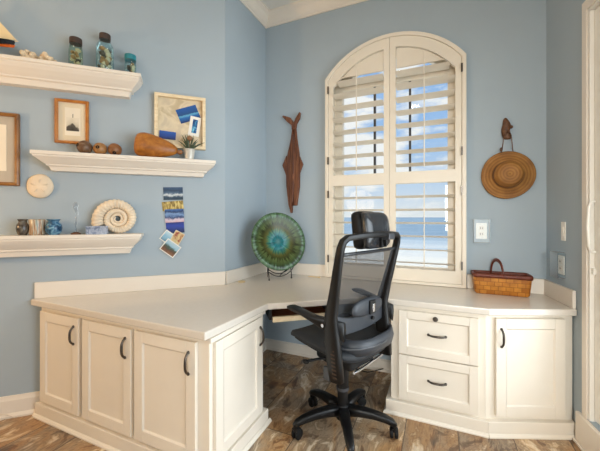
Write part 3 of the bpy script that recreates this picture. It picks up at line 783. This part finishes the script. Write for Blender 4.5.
# gourds on the middle ledge
def gourd(label, s, off, r, mat, hole_dir, sq=1.0):
    t = thing('dried_gourd', label, 'gourd', L(s, off, Z2), rz=RL)
    prof = [(0, 0)] + [(r * math.sin(PI * i / 14) * 1, r * sq * (1 - math.cos(PI * i / 14))) for i in range(1, 14)] + [(0, r * sq * 2)]
    MB().lathe(prof, 22, wob=lambda a, q: 1 + .02 * math.cos(3 * a)).build('gourd_body', mat, t, smooth='all')
    dv = Vector(hole_dir).normalized(); c = Vector((0, 0, r * sq)); p = c + Vector((dv.x * r, dv.y * r, dv.z * r * sq))
    m = Matrix.Translation(p) @ dv.to_track_quat('Z', 'Y').to_matrix().to_4x4()
    MB().lathe([(0, -.012), (r * .26, -.012), (r * .27, .001), (r * .17, .002), (0, -.002)], 16, mat=m).build('stem_hole', 'hole', t, smooth=True)
gourd('dark mottled round gourd, leftmost of the trio under the small picture', -.938, .085, .0455, 'gourd_dark', (-.75, -.6, .2))
gourd('light tan round gourd with dark hole facing out, middle of the trio', -.848, .085, .042, 'gourd_tan', (-.15, -1, .12))
gourd('brown round gourd, rightmost of the trio, beside the big amber gourd', -.7605, .085, .0435, 'gourd_brown', (.1, -.8, -.65))
bg = thing('large_gourd', 'large amber brown pear-shaped gourd lying on the middle ledge', 'gourd', L(-.487, .1, Z2), rz=RL)
prof = []
for u, r_ in ((0, 0), (.006, .045), (.03, .068), (.08, .081), (.16, .088), (.3, .084), (.46, .073), (.62, .056), (.74, .038), (.8, .022), (.82, 0)):
    prof.append((r_ * 1.0, -.15 + u * .35))
MB().lathe(prof, 26, axis='x', mat=Matrix.Translation((0, .0, .075)) @ Matrix.Diagonal((1, .64, 1, 1)) @ Matrix.Rotation(R(7), 4, 'Y')).build('gourd_body', 'gourd_big', bg, smooth='all')
MB().ball((.148, 0, .05), .017, (1.3, 1, 1)).cyl((.13, 0, .055), (.165, 0, .05), .012, .009).build('stem', 'gourd_brown', bg, smooth=True)
vs = [v for v in bg.children[0].data.vertices]
zmin = min(v.co.z for v in vs)
for c in bg.children: c.location.z = -zmin + .0005
# potted succulent
su = thing('potted_succulent', 'spiky succulent in a small silver pot with rust coloured bloom', 'plant', L(-.272, .075, Z2), rz=RL)
MB().lathe([(0, 0), (.028, 0), (.031, .01), (.041, .075), (.044, .08), (.041, .084), (.036, .08), (.03, .066), (0, .066)], 24).build('pot', 'pot', su, smooth=True)
b = MB(); rnd = random.Random(4)
for k in range(22):
    a = 2 * PI * k / 22 * 3.1; el = R(rnd.uniform(18, 80)); ln = rnd.uniform(.08, .125)
    d = Vector((math.cos(a) * math.cos(el), math.sin(a) * math.cos(el) * .32 - .12, math.sin(el)))
    p0 = Vector((0, 0, .072)) + d * .008; p1 = p0 + d * ln * .55 + Vector((0, 0, .008)); p2 = p0 + d * ln
    b.tube([p0, p1, p2], [.0065, .0055, .0008], 6)
b.build('leaves', 'leaf', su, smooth=True)
b = MB(); b.tube([(0, -.005, .08), (.003, -.012, .15)], .003, 6).ball((.003, -.014, .163), .02, (1, 1, .95)); b.build('flower_head', 'flower', su, smooth=True)

# lower ledge: pots, glass ornament, box, ammonite
def vase(label, s, off, prof, mat, n=24, wob=None):
    t = thing('small_pot', label, 'pot', L(s, off, Z3), rz=RL)
    MB().lathe(prof, n, wob=wob).build('pot_body', mat, t, smooth='all' if wob else True)
    rr, hh = prof[-1]
    return t
pv = [(0, 0), (.028, 0), (.042, .02), (.047, .045), (.042, .068), (.03, .083), (.029, .09), (.038, .101), (.036, .103), (.026, .092), (0, .088)]
vase('dark grey green pot, leftmost of the trio on the lower ledge', -1.277, .08, [(r * .72, h) for r, h in pv], 'vasedark')
vase('blue speckled round pot, rightmost of the trio on the lower ledge', -1.113, .08, pv, 'vaseblue')
vase('tan striped ceramic tumbler between the dark pot and the blue pot', -1.202, .08, [(0, 0), (.038, 0), (.041, .01), (.039, .05), (.042, .098), (.04, .102), (.036, .098), (.034, .02), (0, .02)], 'vasestripe', 26, lambda a, r: 1 + .035 * math.cos(10 * a))
go = thing('glass_ornament', 'slender clear glass ornament on a brown base by the blue pot', 'ornament', L(-.99, .08, Z3), rz=RL)
MB().lathe([(0, 0), (.028, 0), (.028, .008), (.012, .016), (0, .017)], 18).build('base', 'darkwood', go, smooth=True)
b = MB(); b.lathe([(0, .016), (.006, .018), (.004, .06), (.011, .075), (.004, .09), (.003, .15), (.009, .165), (.017, .19), (.006, .215), (0, .218)], 14)
b.tube([(.003, 0, .10), (.014, -.004, .14), (.008, -.004, .185)], [.003, .003, .002], 6)
b.build('stem', 'clearglass', go, smooth=True)
ob = thing('trinket_box', 'small blue grey patterned box in front of the spiral fossil', 'box', L(-.86, .108, Z3), rz=RL)
MB().box(-.06, .06, -.028, .028, 0, .042).build('box_body', 'boxblue', ob, bevel=.003)
MB().box(-.061, .061, -.029, .029, .043, .056).build('lid', 'boxblue', ob, bevel=.003)
am = thing('ammonite_fossil', 'large cream ribbed spiral ammonite standing on the lower ledge', 'fossil', L(-.75, .042, Z3), rz=RL)
b = MB(); rs = []
N = 640; turns = 3.2; th0 = R(203); k_ = math.log(1.85) / (2 * PI)
for i in range(N + 1):
    ph = turns * 2 * PI * i / N
    g_ = math.exp(-k_ * ph)
    cr = .128 * g_; tw = .0385 * g_                                  # radius of the tube's centre, half width
    a = th0 - ph                                                    # runs over the top to the right
    rib = 1 + (.075 if ph < 2 * PI * 1.15 else .03) * math.cos(ph * 31)
    c = Vector((math.cos(a), 0, math.sin(a)))
    ring = []
    for j in range(14):
        q = 2 * PI * j / 14
        ring.append(c * (cr + tw * .98 * rib * math.cos(q)) + Vector((0, tw * .85 * rib * math.sin(q), 0)))
    rs.append(ring)
b.rings(rs)
o = b.build('shell', 'fossil', am, smooth='all')
zm = min(v.co.z for v in o.data.vertices); o.location.z = -zm + .001

# ------------------------------------------------------------------ pictures on the left wall
def frame_pic(label, s, off, zc, w, h, fw, depth, fmat, matm, picm, pw, ph, px=0, pz=0, name='framed_picture', glass=True):
    t = thing(name, label, 'picture', L(s, off, zc), rz=RL)
    b = MB(); O = [(-w / 2, -h / 2), (w / 2, -h / 2), (w / 2, h / 2), (-w / 2, h / 2)]; I = [(x - math.copysign(fw, x), z - math.copysign(fw, z)) for x, z in O]
    J = [(x - math.copysign(fw * .35, x), z - math.copysign(fw * .35, z)) for x, z in O]
    b.rings([[(o[0], 0, o[1]), (o[0], -depth * .8, o[1]), (j[0], -depth, j[1]), (i[0], -depth * .75, i[1]), (i[0], 0, i[1])] for o, j, i in zip(O, J, I)], closed=True)
    b.build('frame', fmat, t, bevel=.001)
    MB().box(-w / 2 + fw, w / 2 - fw, -.006, -.001, -h / 2 + fw, h / 2 - fw).build('mount', matm, t)
    if picm: MB().box(px - pw / 2, px + pw / 2, -.0075, -.0062, pz - ph / 2, pz + ph / 2).build('print', picm, t)
    return t
M['bigprint'] = plain('cream_print', rgb(234, 224, 204), .6, var=.04, vscale=5)
pm = NT('mountain_print'); 
def mat_mountain():
    k = pm; tc = k.n('ShaderNodeTexCoord'); sx = k.n('ShaderNodeSeparateXYZ'); k.l(tc.outputs['Object'], sx.inputs[0])
    n = k.noise(tc.outputs['Object'], 60, 5, .6)
    ab = k.n('ShaderNodeMath', operation='ABSOLUTE'); k.l(sx.outputs[0], ab.inputs[0])
    a = k.n('ShaderNodeMath', operation='MULTIPLY_ADD'); a.inputs[1].default_value = .85; k.l(ab.outputs[0], a.inputs[0]); k.l(sx.outputs[2], a.inputs[2])
    b_ = k.n('ShaderNodeMath', operation='MULTIPLY_ADD'); b_.inputs[1].default_value = .05; k.l(n, b_.inputs[0]); k.l(a.outputs[0], b_.inputs[2])
    mr = k.n('ShaderNodeMapRange'); mr.inputs[1].default_value = -.03; mr.inputs[2].default_value = .06; k.l(b_.outputs[0], mr.inputs[0])
    k.l(k.ramp(mr.outputs[0], [(0, rgb(52, 46, 40)), (.45, rgb(86, 80, 70)), (.55, rgb(206, 196, 174)), (1, rgb(226, 216, 196))]), k.p.inputs['Base Color'])
    k.p.inputs['Roughness'].default_value = .6
mat_mountain(); M['mountain'] = pm.m
t = frame_pic('small oak framed print of a dark rocky peak above the gourds', -1.03, .002, 1.953, .196, .30, .018, .024, 'goldframe', 'matcream', 'bigprint', .09, .19, .002, .002)
MB().box(-.034, .040, -.0084, -.0076, -.062, .03).build('image', 'mountain', t)
MB().box(.002, .0055, -.0085, -.0076, .03, .055).build('spire', 'hole', t)
frame_pic('large wooden framed picture with grey mount at the left edge', -1.52, .002, 1.738, .40, .47, .022, .028, 'darkgold', 'mat', 'bigprint', .26, .30, 0, .01)
# sand dollar
sd = thing('sand_dollar', 'round cream sand dollar hanging on the wall above the small pots', 'shell ornament', L(-1.21, .004, 1.506), rz=RL)
MB().lathe([(0, 0), (.075, 0), (.078, -.006), (.07, -.014), (.04, -.019), (.02, -.022), (0, -.023)], 40, axis='y', wob=lambda a, r: 1 - .04 * math.cos(2 * a) + .012 * math.cos(5 * a)).build('disc', 'sand', sd, smooth='all')
b = MB()
for k in range(5):
    a = R(90 + 72 * k); b.ball((.03 * math.cos(a), -.0175, .03 * math.sin(a)), .02, (1, .28, .38), 12, 8, mat=Matrix.Rotation(-a, 4, 'Y'))
b.build('petal_relief', 'fossil', sd, smooth='all')
# pin board in a pale box frame
pb = thing('shadow_box', 'pale wooden box frame with cream board pinned with photos', 'pin board', L(-.333, .002, 2.02), rz=RL)
w, h, fw = .362, .40, .024
b = MB(); O = [(-w / 2, -h / 2), (w / 2, -h / 2), (w / 2, h / 2), (-w / 2, h / 2)]; I = [(x - math.copysign(fw, x), z - math.copysign(fw, z)) for x, z in O]
b.rings([[(o_[0], 0, o_[1]), (o_[0], -.04, o_[1]), (i[0], -.04, i[1]), (i[0], 0, i[1])] for o_, i in zip(O, I)], closed=True)
b.build('frame', 'palewood', pb, bevel=.002)
M['board'] = mat_patches('cream_map_board', [(.38, rgb(196, 178, 146)), (.5, rgb(222, 206, 176)), (.62, rgb(206, 190, 164))], 9, .8)
MB().box(-w / 2 + fw, w / 2 - fw, -.008, -.001, -h / 2 + fw, h / 2 - fw).build('backing', 'board', pb)
def card(label, s, off, zc, w, h, ang, picm, border=0, bordermat='white', name='photo_card', group=None):
    t = thing(name, label, 'photo', L(s, off, zc), rot=Euler((0, 0, 0)))
    t.rotation_euler = (Matrix.Rotation(RL, 4, 'Z') @ Matrix.Rotation(ang, 4, 'Y')).to_euler()
    if group: t['group'] = group
    if border:
        MB().box(-w / 2, w / 2, -.001, 0, -h / 2, h / 2).build('card', bordermat, t)
        MB().box(-w / 2 + border, w / 2 - border, -.0018, -.001, -h / 2 + border, h / 2 - border).build('picture_area', picm, t)
    else: MB().box(-w / 2, w / 2, -.0014, 0, -h / 2, h / 2).build('card', picm, t)
    return t
M['p_sea'] = mat_bands('print_blue_sea', [(0, rgb(14, 52, 110)), (.3, rgb(22, 98, 168)), (.45, rgb(96, 168, 204)), (.52, rgb(20, 74, 130)), (1, rgb(20, 84, 160))], 2, -.05, .05, .012, 24)
M['p_sea2'] = mat_patches('print_blue_island', [(.35, rgb(14, 44, 96)), (.5, rgb(30, 106, 164)), (.66, rgb(120, 190, 214))], 30, .4)
M['p_deep'] = mat_bands('print_deep_blue', [(0, rgb(24, 30, 60)), (.4, rgb(26, 64, 140)), (1, rgb(36, 92, 176))], 2, -.035, .035, .01, 30)
GP = 'photos pinned in the box frame'
card('tilted blue seaside photo, largest card pinned in the box frame', -.278, .012, 2.09, .155, .108, R(-22), 'p_sea', 0, group=GP)
card('white card with small blue picture pinned in the box frame', -.232, .0145, 2.0, .08, .15, R(8), 'p_sea2', .022, group=GP)
card('dark blue landscape photo pinned low behind the succulent', -.425, .012, 1.915, .115, .06, R(3), 'p_deep', 0, group=GP)
# postcards hanging on the wall
M['c1'] = mat_bands('card_boat', [(0, rgb(22, 40, 54)), (.28, rgb(42, 70, 92)), (.42, rgb(206, 212, 214)), (.52, rgb(72, 98, 124)), (.7, rgb(32, 56, 84)), (1, rgb(54, 82, 118))], 2, -.05, .05, .03, 18)
M['c2'] = mat_patches('card_yellow_grass', [(.35, rgb(54, 44, 22)), (.48, rgb(150, 124, 54)), (.64, rgb(216, 196, 124))], 26, .5, (3, 1, .8))
M['c3'] = mat_bands('card_palms', [(0, rgb(204, 164, 174)), (.25, rgb(206, 190, 204)), (.4, rgb(34, 60, 110)), (.6, rgb(122, 156, 200)), (.75, rgb(22, 48, 92)), (1, rgb(66, 112, 176))], 2, -.055, .055, .035, 22)
M['c4'] = mat_bands('card_deep_blue', [(0, rgb(24, 32, 66)), (.35, rgb(22, 44, 120)), (.6, rgb(34, 60, 160)), (1, rgb(24, 34, 84))], 2, -.05, .05, .02, 26)
M['c5'] = mat_patches('card_red_flowers', [(.36, rgb(140, 34, 40)), (.46, rgb(196, 160, 110)), (.6, rgb(218, 198, 148)), (.7, rgb(90, 96, 60))], 22, .5)
M['c6'] = mat_bands('card_lighthouse', [(0, rgb(150, 104, 72)), (.35, rgb(96, 66, 46)), (.5, rgb(60, 84, 70)), (.62, rgb(150, 186, 204)), (1, rgb(186, 206, 214))], 2, -.05, .05, .03, 22)
M['c7'] = mat_bands('card_pale_sky', [(0, rgb(86, 126, 150)), (.5, rgb(140, 184, 206)), (1, rgb(190, 214, 224))], 2, -.04, .04, .02, 22)
GC = 'postcards in a hanging column'
pc = lambda *a, **k: card(*a, name='postcard', group=GC, **k)
pc('dark blue boat postcard, topmost of the hanging column', -.386, .003, 1.478, .138, .096, R(-2), 'c1')
pc('yellow grass postcard, second from top of the hanging column', -.388, .003, 1.385, .15, .07, R(-6), 'c2')
pc('blue palm tree postcard with pink foreground in the hanging column', -.377, .006, 1.31, .134, .10, R(-3), 'c3')
pc('deep blue postcard below the palm tree postcard', -.372, .003, 1.222, .128, .09, R(-4), 'c4')
pc('pale sky postcard with white border, leftmost low in the hanging column', -.428, .008, 1.15, .075, .085, R(38), 'c7', border=.006)
pc('tan postcard with red flowers above the lowest postcard', -.366, .0105, 1.128, .075, .13, R(30), 'c5', border=.005, bordermat='matcream')
pc('white bordered coastal postcard, lowest of the hanging column', -.405, .0135, 1.065, .12, .10, R(38), 'c6', border=.007)

# ------------------------------------------------------------------ back wall items
fs = thing('wooden_fish', 'carved reddish wooden fish hanging tail up on the back wall', 'wall art', (-1.245, 2.72, 1.338))
b = MB(); rs = []
def slab(b, rows, y0, y1):
    rs = []
    for z, x0, x1 in rows: rs.append([(x0, y1, z), (x0 + .008, y0, z), (x1 - .008, y0, z), (x1, y1, z)])
    b.rings(rs)
slab(b, [(.0, -.047, -.030), (.08, -.07, -.022), (.25, -.092, -.012), (.42, -.098, -.010), (.55, -.082, -.010), (.70, -.045, -.012), (.80, -.03, -.012)], -.03, -.002)
b.build('body', 'fish', fs, bevel=.003)
b = MB(); slab(b, [(.07, -.020, .022), (.25, -.008, .048), (.42, -.006, .052), (.55, -.006, .046), (.70, -.006, .022), (.80, -.008, .012)], -.03, -.002)
b.build('body', 'fish', fs, bevel=.003)
b = MB(); slab(b, [(.10, -.034, -.012), (.3, -.03, .004), (.55, -.028, .006), (.74, -.024, .002)], -.042, -.03); b.build('centre_strip', 'fish', fs, bevel=.003)
for sx, x0 in ((-1, -.092), (1, .046)):
    b = MB(); b.prism([(x0, .36), (x0 + sx * .038, .455), (x0 + sx * .03, .475), (x0 - sx * .004, .55)], -.024, -.004, 'y'); b.build('fin', 'fish', fs, bevel=.003)
b = MB(); b.prism([(-.03, .79), (-.012, .79), (-.008, .85), (-.045, .905), (-.122, .935), (-.128, .922), (-.075, .865), (-.03, .83)], -.03, -.004, 'y'); b.build('tail_fin', 'fish', fs, bevel=.003)
b = MB(); b.prism([(-.010, .79), (.012, .79), (.02, .84), (.052, .885), (.06, .94), (.048, .945), (.012, .895), (-.008, .855)], -.028, -.004, 'y'); b.build('tail_fin', 'fish', fs, bevel=.003)
# hat hook and straw hat
hk = thing('hat_hook', 'dark carved wooden hook above the straw hat', 'hook', (.447, 2.72, 1.865))
rs = []
for z, cx, hx, d in ((0, .01, .018, .02), (.01, .008, .028, .024), (.03, .004, .03, .028), (.055, -.004, .026, .024), (.08, .0, .029, .026), (.105, .004, .026, .024), (.13, .0, .02, .02), (.148, -.004, .012, .014), (.156, -.004, .004, .006)):
    rs.append([(cx + hx * math.cos(2 * PI * j / 14), -.018 + (d * .62) * math.sin(2 * PI * j / 14), z) for j in range(14)])
MB().rings(rs).build('carved_back', 'darkwood', hk, smooth='all')
MB().tube([(.012, -.028, .05), (.012, -.052, .046), (.012, -.058, .062)], [.008, .007, .005], 8).ball((.03, -.026, .085), .012).build('peg', 'darkwood', hk, smooth='all')
ht = thing('straw_hat', 'round tan woven straw hat hanging on the wall by a cord', 'hat', (.456, 2.715, 1.605))
def wob(a, r): return 1 + (-.012 * math.cos(2 * a + .4) + .012 * math.cos(3 * a)) * min(1, r / .17)
MB().lathe([(.07, -.012), (.105, -.02), (.135, -.014), (.157, -.005), (.169, -.012), (.171, -.016), (.158, -.011), (.135, -.020), (.108, -.028), (.094, -.034), (.093, -.06), (.088, -.085), (.075, -.102), (.05, -.108), (.02, -.104), (0, -.102)], 48, axis='y', wob=wob).build('brim_and_crown', 'hat', ht, smooth='all')
MB().lathe([(.0945, -.032), (.0965, -.034), (.096, -.052), (.094, -.053)], 40, axis='y').build('hat_band', 'darkwood', ht, smooth=True)
MB().tube([(-.04, -.03, .16), (-.028, -.04, .26), (-.004, -.052, .318)], .003, 6).tube([(.03, -.03, .165), (.02, -.04, .26), (.004, -.052, .318)], .003, 6).ball((-.042, -.03, .185), .009, (1, 1, 1.8), 8, 6).build('chin_cord', 'darkwood', ht, smooth=True)
# outlets and switch
def outlet(b): pass
def covered(label, loc, rz, w, h, dp):
    t = thing('wall_outlet', label, 'outlet', loc, rz=rz)
    MB().box(-.036, .036, -.008, -.001, -.06, .06).build('face_plate', 'white', t, bevel=.003)
    for dz in (-.022, .022):
        MB().box(-.018, .018, -.0105, -.008, dz - .016, dz + .016).build('socket', 'trim', t, bevel=.004)
        b = MB(); b.box(-.008, -.005, -.0112, -.0105, dz - .006, dz + .006).box(.005, .008, -.0112, -.0105, dz - .005, dz + .005); b.build('socket_slot', 'blackmat', t)
    b = MB(); x, z, q = w / 2, h / 2, .003
    b.box(-x, x, -dp, -dp + q, -z, z).box(-x, -x + q, -dp + q, -.001, -z, z).box(x - q, x, -dp + q, -.001, -z, z).box(-x + q, x - q, -dp + q, -.001, -z, -z + q).box(-x + q, x - q, -dp + q, -.001, z - q, z)
    b.build('clear_cover', 'clear', t, bevel=.001)
    return t
covered('white outlet under a clear cover on the back wall below the straw hat', (.292, 2.72, 1.195), 0, .105, .175, .04)
covered('white outlet under a clear cover on the right wall above the worktop', onR(.21, 0, .995), RR, .10, .165, .05)
sw = thing('light_switch', 'slim white light switch on the right wall by the sliding door', 'switch', onR(.235, 0, 1.21), rz=RR)
MB().box(-.024, .024, -.007, -.001, -.06, .06).build('plate', 'white', sw, bevel=.002)
MB().box(-.012, .012, -.012, -.007, -.03, .03).build('rocker', 'white', sw, bevel=.002)

# basket
bk = thing('woven_basket', 'small woven amber basket with dark rim and handle on right worktop', 'basket', (.397, 2.605, CT + .001))
rs = []
for hx, hy, z in ((.155, .058, .0), (.163, .064, .01), (.174, .072, .13), (.168, .066, .13), (.157, .058, .016), (.15, .054, .012)):
    c = .02; pts = []
    for sx, sy in ((1, -1), (1, 1), (-1, 1), (-1, -1)):
        for a in range(5):
            base = {(1, -1): -90, (1, 1): 0, (-1, 1): 90, (-1, -1): 180}[(sx, sy)]
            q = R(base + 90 * a / 4); pts.append((sx * (hx - c) + c * math.cos(q), sy * (hy - c) + c * math.sin(q), z))
    rs.append(pts)
MB().rings(rs).build('body', 'basket', bk, smooth=True)
b = MB(); rimp = []
for sx, sy, base in ((1, -1, -90), (1, 1, 0), (-1, 1, 90), (-1, -1, 180)):
    for a in range(5):
        q = R(base + 90 * a / 4); rimp.append(Vector((sx * .151 + .021 * math.cos(q), sy * .05 + .021 * math.sin(q), .132)))
n_ = len(rimp); rs = []
for i, p in enumerate(rimp):
    o_ = Vector((p.x, p.y, 0)); o_ = Vector((p.x * .35 / 1, p.y, 0)).normalized()
    rs.append([p + o_ * x + Vector((0, 0, z)) for x, z in ((-.008, -.016), (.008, -.016), (.010, .0), (.006, .012), (-.006, .012), (-.01, 0))])
b.rings(rs, closed=True); b.build('rim', 'basketdark', bk, smooth='all')
hp = []
for i in range(17):
    a = PI * i / 16; hp.append((-.022 + .027 * math.cos(a), -.068 * math.cos(a), .12 + .115 * math.sin(a) ** .75))
MB().tube(hp, .01, 10, prof=(.012, .006), up=(1, 0, 0)).build('handle', 'basketdark', bk, smooth='all')

# ------------------------------------------------------------------ plate on its stand
pz = R(52)
stn = thing('plate_stand', 'black wrought iron easel holding the round green plate', 'stand', (-1.285, 2.445, CT + .0005), rz=pz)
b = MB()
for sx in (-1, 1):
    b.ball((sx * .105, -.045, .007), .0075, (1, 1, .9), 10, 8)
    b.tube([(sx * .105, -.045, .006), (sx * .107, -.04, .05), (sx * .110, -.02, .095)], .0042, 8)
    b.tube([(sx * .105, -.028, .078), (sx * .112, -.045, .08), (sx * .115, -.058, .10), (sx * .114, -.06, .113)], .004, 8)
    b.tube([(sx * .11, -.02, .095), (sx * .08, .05, .05), (sx * .06, .10, .006)], .004, 8)
    b.tube([(sx * .11, -.02, .095), (sx * .07, .035, .19), (0, .062, .26)], .004, 8)
arcp = []
for i in range(15):
    u = -1 + 2 * i / 14; arcp.append((u * .107, -.042, .028 + .044 * abs(u) ** 2.0))
b.tube(arcp, .004, 8); b.tube([(x * .99, y + .018, z + .022) for x, y, z in arcp], .0035, 8)
b.build('wire_frame', 'iron', stn, smooth='all')
pl = thing('ceramic_plate', 'large round green and turquoise glazed plate on black easel', 'plate', (-1.285, 2.445, CT + .0005), rz=pz)
P_ = MB().lathe([(0, .0), (.06, .0), (.09, .004), (.10, -.004), (.15, -.014), (.205, -.026), (.232, -.033), (.252, -.032), (.256, -.038), (.250, -.042), (.228, -.042), (.205, -.036), (.15, -.024), (.115, -.016), (.102, -.012), (.06, -.009), (0, -.008)], 64, axis='y').build('plate_body', 'plate', pl, smooth='all')
P_.location = (0, .018, .322); P_.rotation_euler = (R(-14), 0, 0)

# little things on the worktop and floor
tag(MB().lathe([(0, 0), (.03, 0), (.032, .003), (.027, .008), (.012, .009), (0, .006)], 22).build('cable_grommet', 'clip', smooth=True, loc=(-1.50, 2.20, CT + .0005)), 'low round beige cable grommet on the worktop left of the plate', 'grommet')
b = MB(); b.tube([(-.05, 0, .004), (-.02, .008, .004), (.01, -.004, .004), (.045, .004, .004)], .0035, 8).box(.04, .066, -.006, .012, .0, .009)
tag(b.build('cord_end', 'clip', smooth=True, loc=(-1.03, 2.63, CT + .0005)), 'short beige cord end lying on the worktop near the shutter', 'cord')
b = MB(); pts = []
for i in range(21):
    u = i / 20; x = -.42 - .5 * u; pts.append((x, 2.66 - .03 * math.sin(u * 6), .0065 + (0 if i else 0) + .10 * max(0, .25 - u) ** 1.0 * 1.6))
b.tube(pts, .004, 8)
tag(b.build('power_cable', 'blackmat', smooth='all'), 'black cable lying on the floor under the desk behind the chair', 'cable')
b = MB(); pts = []
for i in range(17):
    u = i / 16; s_ = -1.335 - .16 * u
    pts.append(L(s_, .04 + .008 * u, .006 + .034 * math.sin(PI * min(1, u * 1.25)) if u < .8 else .006))
b.tube(pts, .0035, 8)
tag(b.build('thin_cable', 'cord', smooth='all'), 'thin white cable looping along the left baseboard', 'cable')

# ------------------------------------------------------------------ outside: sea
k = NT('sea_water'); tc = k.n('ShaderNodeTexCoord')
sxyz = k.n('ShaderNodeSeparateXYZ'); k.l(tc.outputs['Object'], sxyz.inputs[0])
mp = k.n('ShaderNodeMapping'); mp.inputs['Scale'].default_value = (.012, .06, 1); k.l(tc.outputs['Object'], mp.inputs['Vector'])
f = k.noise(mp.outputs[0], 1.0, 6, .6)
mr = k.n('ShaderNodeMapRange'); mr.inputs[1].default_value = 60; mr.inputs[2].default_value = 190; k.l(sxyz.outputs[1], mr.inputs[0])
ad = k.n('ShaderNodeMath', operation='MULTIPLY_ADD'); k.l(f, ad.inputs[0]); ad.inputs[1].default_value = 1.1; ad.inputs[2].default_value = -.55
a2 = k.n('ShaderNodeMath', operation='ADD'); k.l(mr.outputs[0], a2.inputs[0]); k.l(ad.outputs[0], a2.inputs[1])
k.l(k.ramp(a2.outputs[0], [(0.0, rgb(232, 224, 206)), (.25, rgb(214, 213, 208)), (.55, rgb(172, 186, 196)), (1, rgb(112, 142, 166))]), k.p.inputs['Base Color'])
k.p.inputs['Roughness'].default_value = .55; k.p.inputs['Specular IOR Level'].default_value = .2
M['sea'] = k.m
b = MB(); b.lathe([(0, -9.1), (9000, -9.1), (9000, -9), (0, -9)], 64)
struct(b.build('sea', 'sea'))

# ------------------------------------------------------------------ sky
w = bpy.data.worlds.new('sky'); sc.world = w; w.use_nodes = True
nt = w.node_tree; bg = nt.nodes['Background']
tc = nt.nodes.new('ShaderNodeTexCoord'); sx = nt.nodes.new('ShaderNodeSeparateXYZ'); nt.links.new(tc.outputs['Generated'], sx.inputs[0])
gr = nt.nodes.new('ShaderNodeValToRGB'); e = gr.color_ramp.elements
e[0].position = 0; e[0].color = rgb(236, 240, 242); e[1].position = .6; e[1].color = rgb(136, 178, 230)
q = e.new(.10); q.color = rgb(196, 218, 242); q = e.new(.25); q.color = rgb(158, 196, 240)
nt.links.new(sx.outputs[2], gr.inputs['Fac'])
mp = nt.nodes.new('ShaderNodeMapping'); mp.inputs['Scale'].default_value = (1, 1, 2.6); nt.links.new(tc.outputs['Generated'], mp.inputs['Vector'])
nz = nt.nodes.new('ShaderNodeTexNoise'); nz.inputs['Scale'].default_value = 5.5; nz.inputs['Detail'].default_value = 7; nz.inputs['Roughness'].default_value = .55
nt.links.new(mp.outputs[0], nz.inputs['Vector'])
cr = nt.nodes.new('ShaderNodeValToRGB'); cr.color_ramp.elements[0].position = .44; cr.color_ramp.elements[1].position = .56
nt.links.new(nz.outputs['Fac'], cr.inputs['Fac'])
mx = nt.nodes.new('ShaderNodeMix'); mx.data_type = 'RGBA'; nt.links.new(cr.outputs['Color'], mx.inputs[0]); nt.links.new(gr.outputs['Color'], mx.inputs[6]); mx.inputs[7].default_value = rgb(250, 250, 250)
nt.links.new(mx.outputs[2], bg.inputs['Color']); bg.inputs['Strength'].default_value = 1.1

# ------------------------------------------------------------------ light
def area(name, loc, rot, sx_, sy_, power, col, shape='RECTANGLE'):
    l = bpy.data.lights.new(name, 'AREA'); l.shape = shape; l.size = sx_
    if shape in ('RECTANGLE', 'ELLIPSE'): l.size_y = sy_
    l.energy = power; l.color = col
    o = bpy.data.objects.new(name, l); COL.objects.link(o); o.location = loc; o.rotation_euler = rot; return o
def aim(o, tgt):
    o.rotation_euler = (Vector(tgt) - o.location).to_track_quat('-Z', 'Y').to_euler()
dcx = onR((DT0 + DT1) / 2, -.35, 1.25)
o = area('door_daylight', dcx, (0, 0, 0), 2.1, 1.9, 68, (.88, .94, 1)); aim(o, onR((DT0 + DT1) / 2 - .15, 1, .95)); o.data.spread = R(150)
o = area('rear_fill_light', (RE[0] - .8, RE[1] - .3, 1.6), (0, 0, 0), .95, 1.3, 26, (1, .97, .93)); aim(o, (.45, 2.3, .6)); o.data.spread = R(75)  # fill added behind the camera, shining in through the added rear opening
# ceiling fill lights added out of view, each with a trim ring
for x, y in ((-.5, 1.3), (-2.0, .3), (-.4, -.3), (-1.9, -1.4), (.6, -1.5)):
    o = area('ceiling_fill', (x, y, H - .012), (0, 0, 0), .16, .16, 4, (1, .86, .70), 'DISK')
    t = thing('added_ceiling_fill', 'added out-of-view ceiling fill with white trim ring', 'fill light', (x, y, H), group='added ceiling fills')
    MB().lathe([(.085, 0), (.11, 0), (.11, -.006), (.085, -.004)], 28).build('trim_ring', 'white', t)
# assumed warm light without a fixture, added left of the camera, out of view
def point(name, loc, p, col, r):
    l = bpy.data.lights.new(name, 'POINT'); l.energy = p; l.color = col; l.shadow_soft_size = r
    o = bpy.data.objects.new(name, l); COL.objects.link(o); o.location = loc; return o
point('assumed_warm_light', (-3.0, -.35, 1.55), 62, (1, .60, .27), .12)
point('room_fill', (-1.6, -1.3, 1.6), 15, (1, .72, .44), .3)  # general fill light added behind the camera, no fixture
sl = bpy.data.lights.new('sun', 'SUN'); sl.energy = 3.2; sl.angle = R(1); sl.color = (1, .96, .9)
so_ = bpy.data.objects.new('sun', sl); COL.objects.link(so_); so_.location = (-10, 24, 42); aim(so_, (0, 0, 0))

# ------------------------------------------------------------------ camera
cam = bpy.data.cameras.new('camera'); co = bpy.data.objects.new('camera', cam); COL.objects.link(co)
co.location = (0, 0, 1.30); co.rotation_euler = (R(90), 0, R(23.8))
cam.sensor_width = 36; cam.lens = 36 * 315 / 600; cam.shift_y = -8.5 / 600; cam.clip_start = .02; cam.clip_end = 20000
sc.camera = co
sc.view_settings.view_transform = 'Standard'; sc.view_settings.look = 'None'; sc.view_settings.gamma = 1; sc.view_settings.use_curve_mapping = False
sc.view_settings.exposure = -0.1
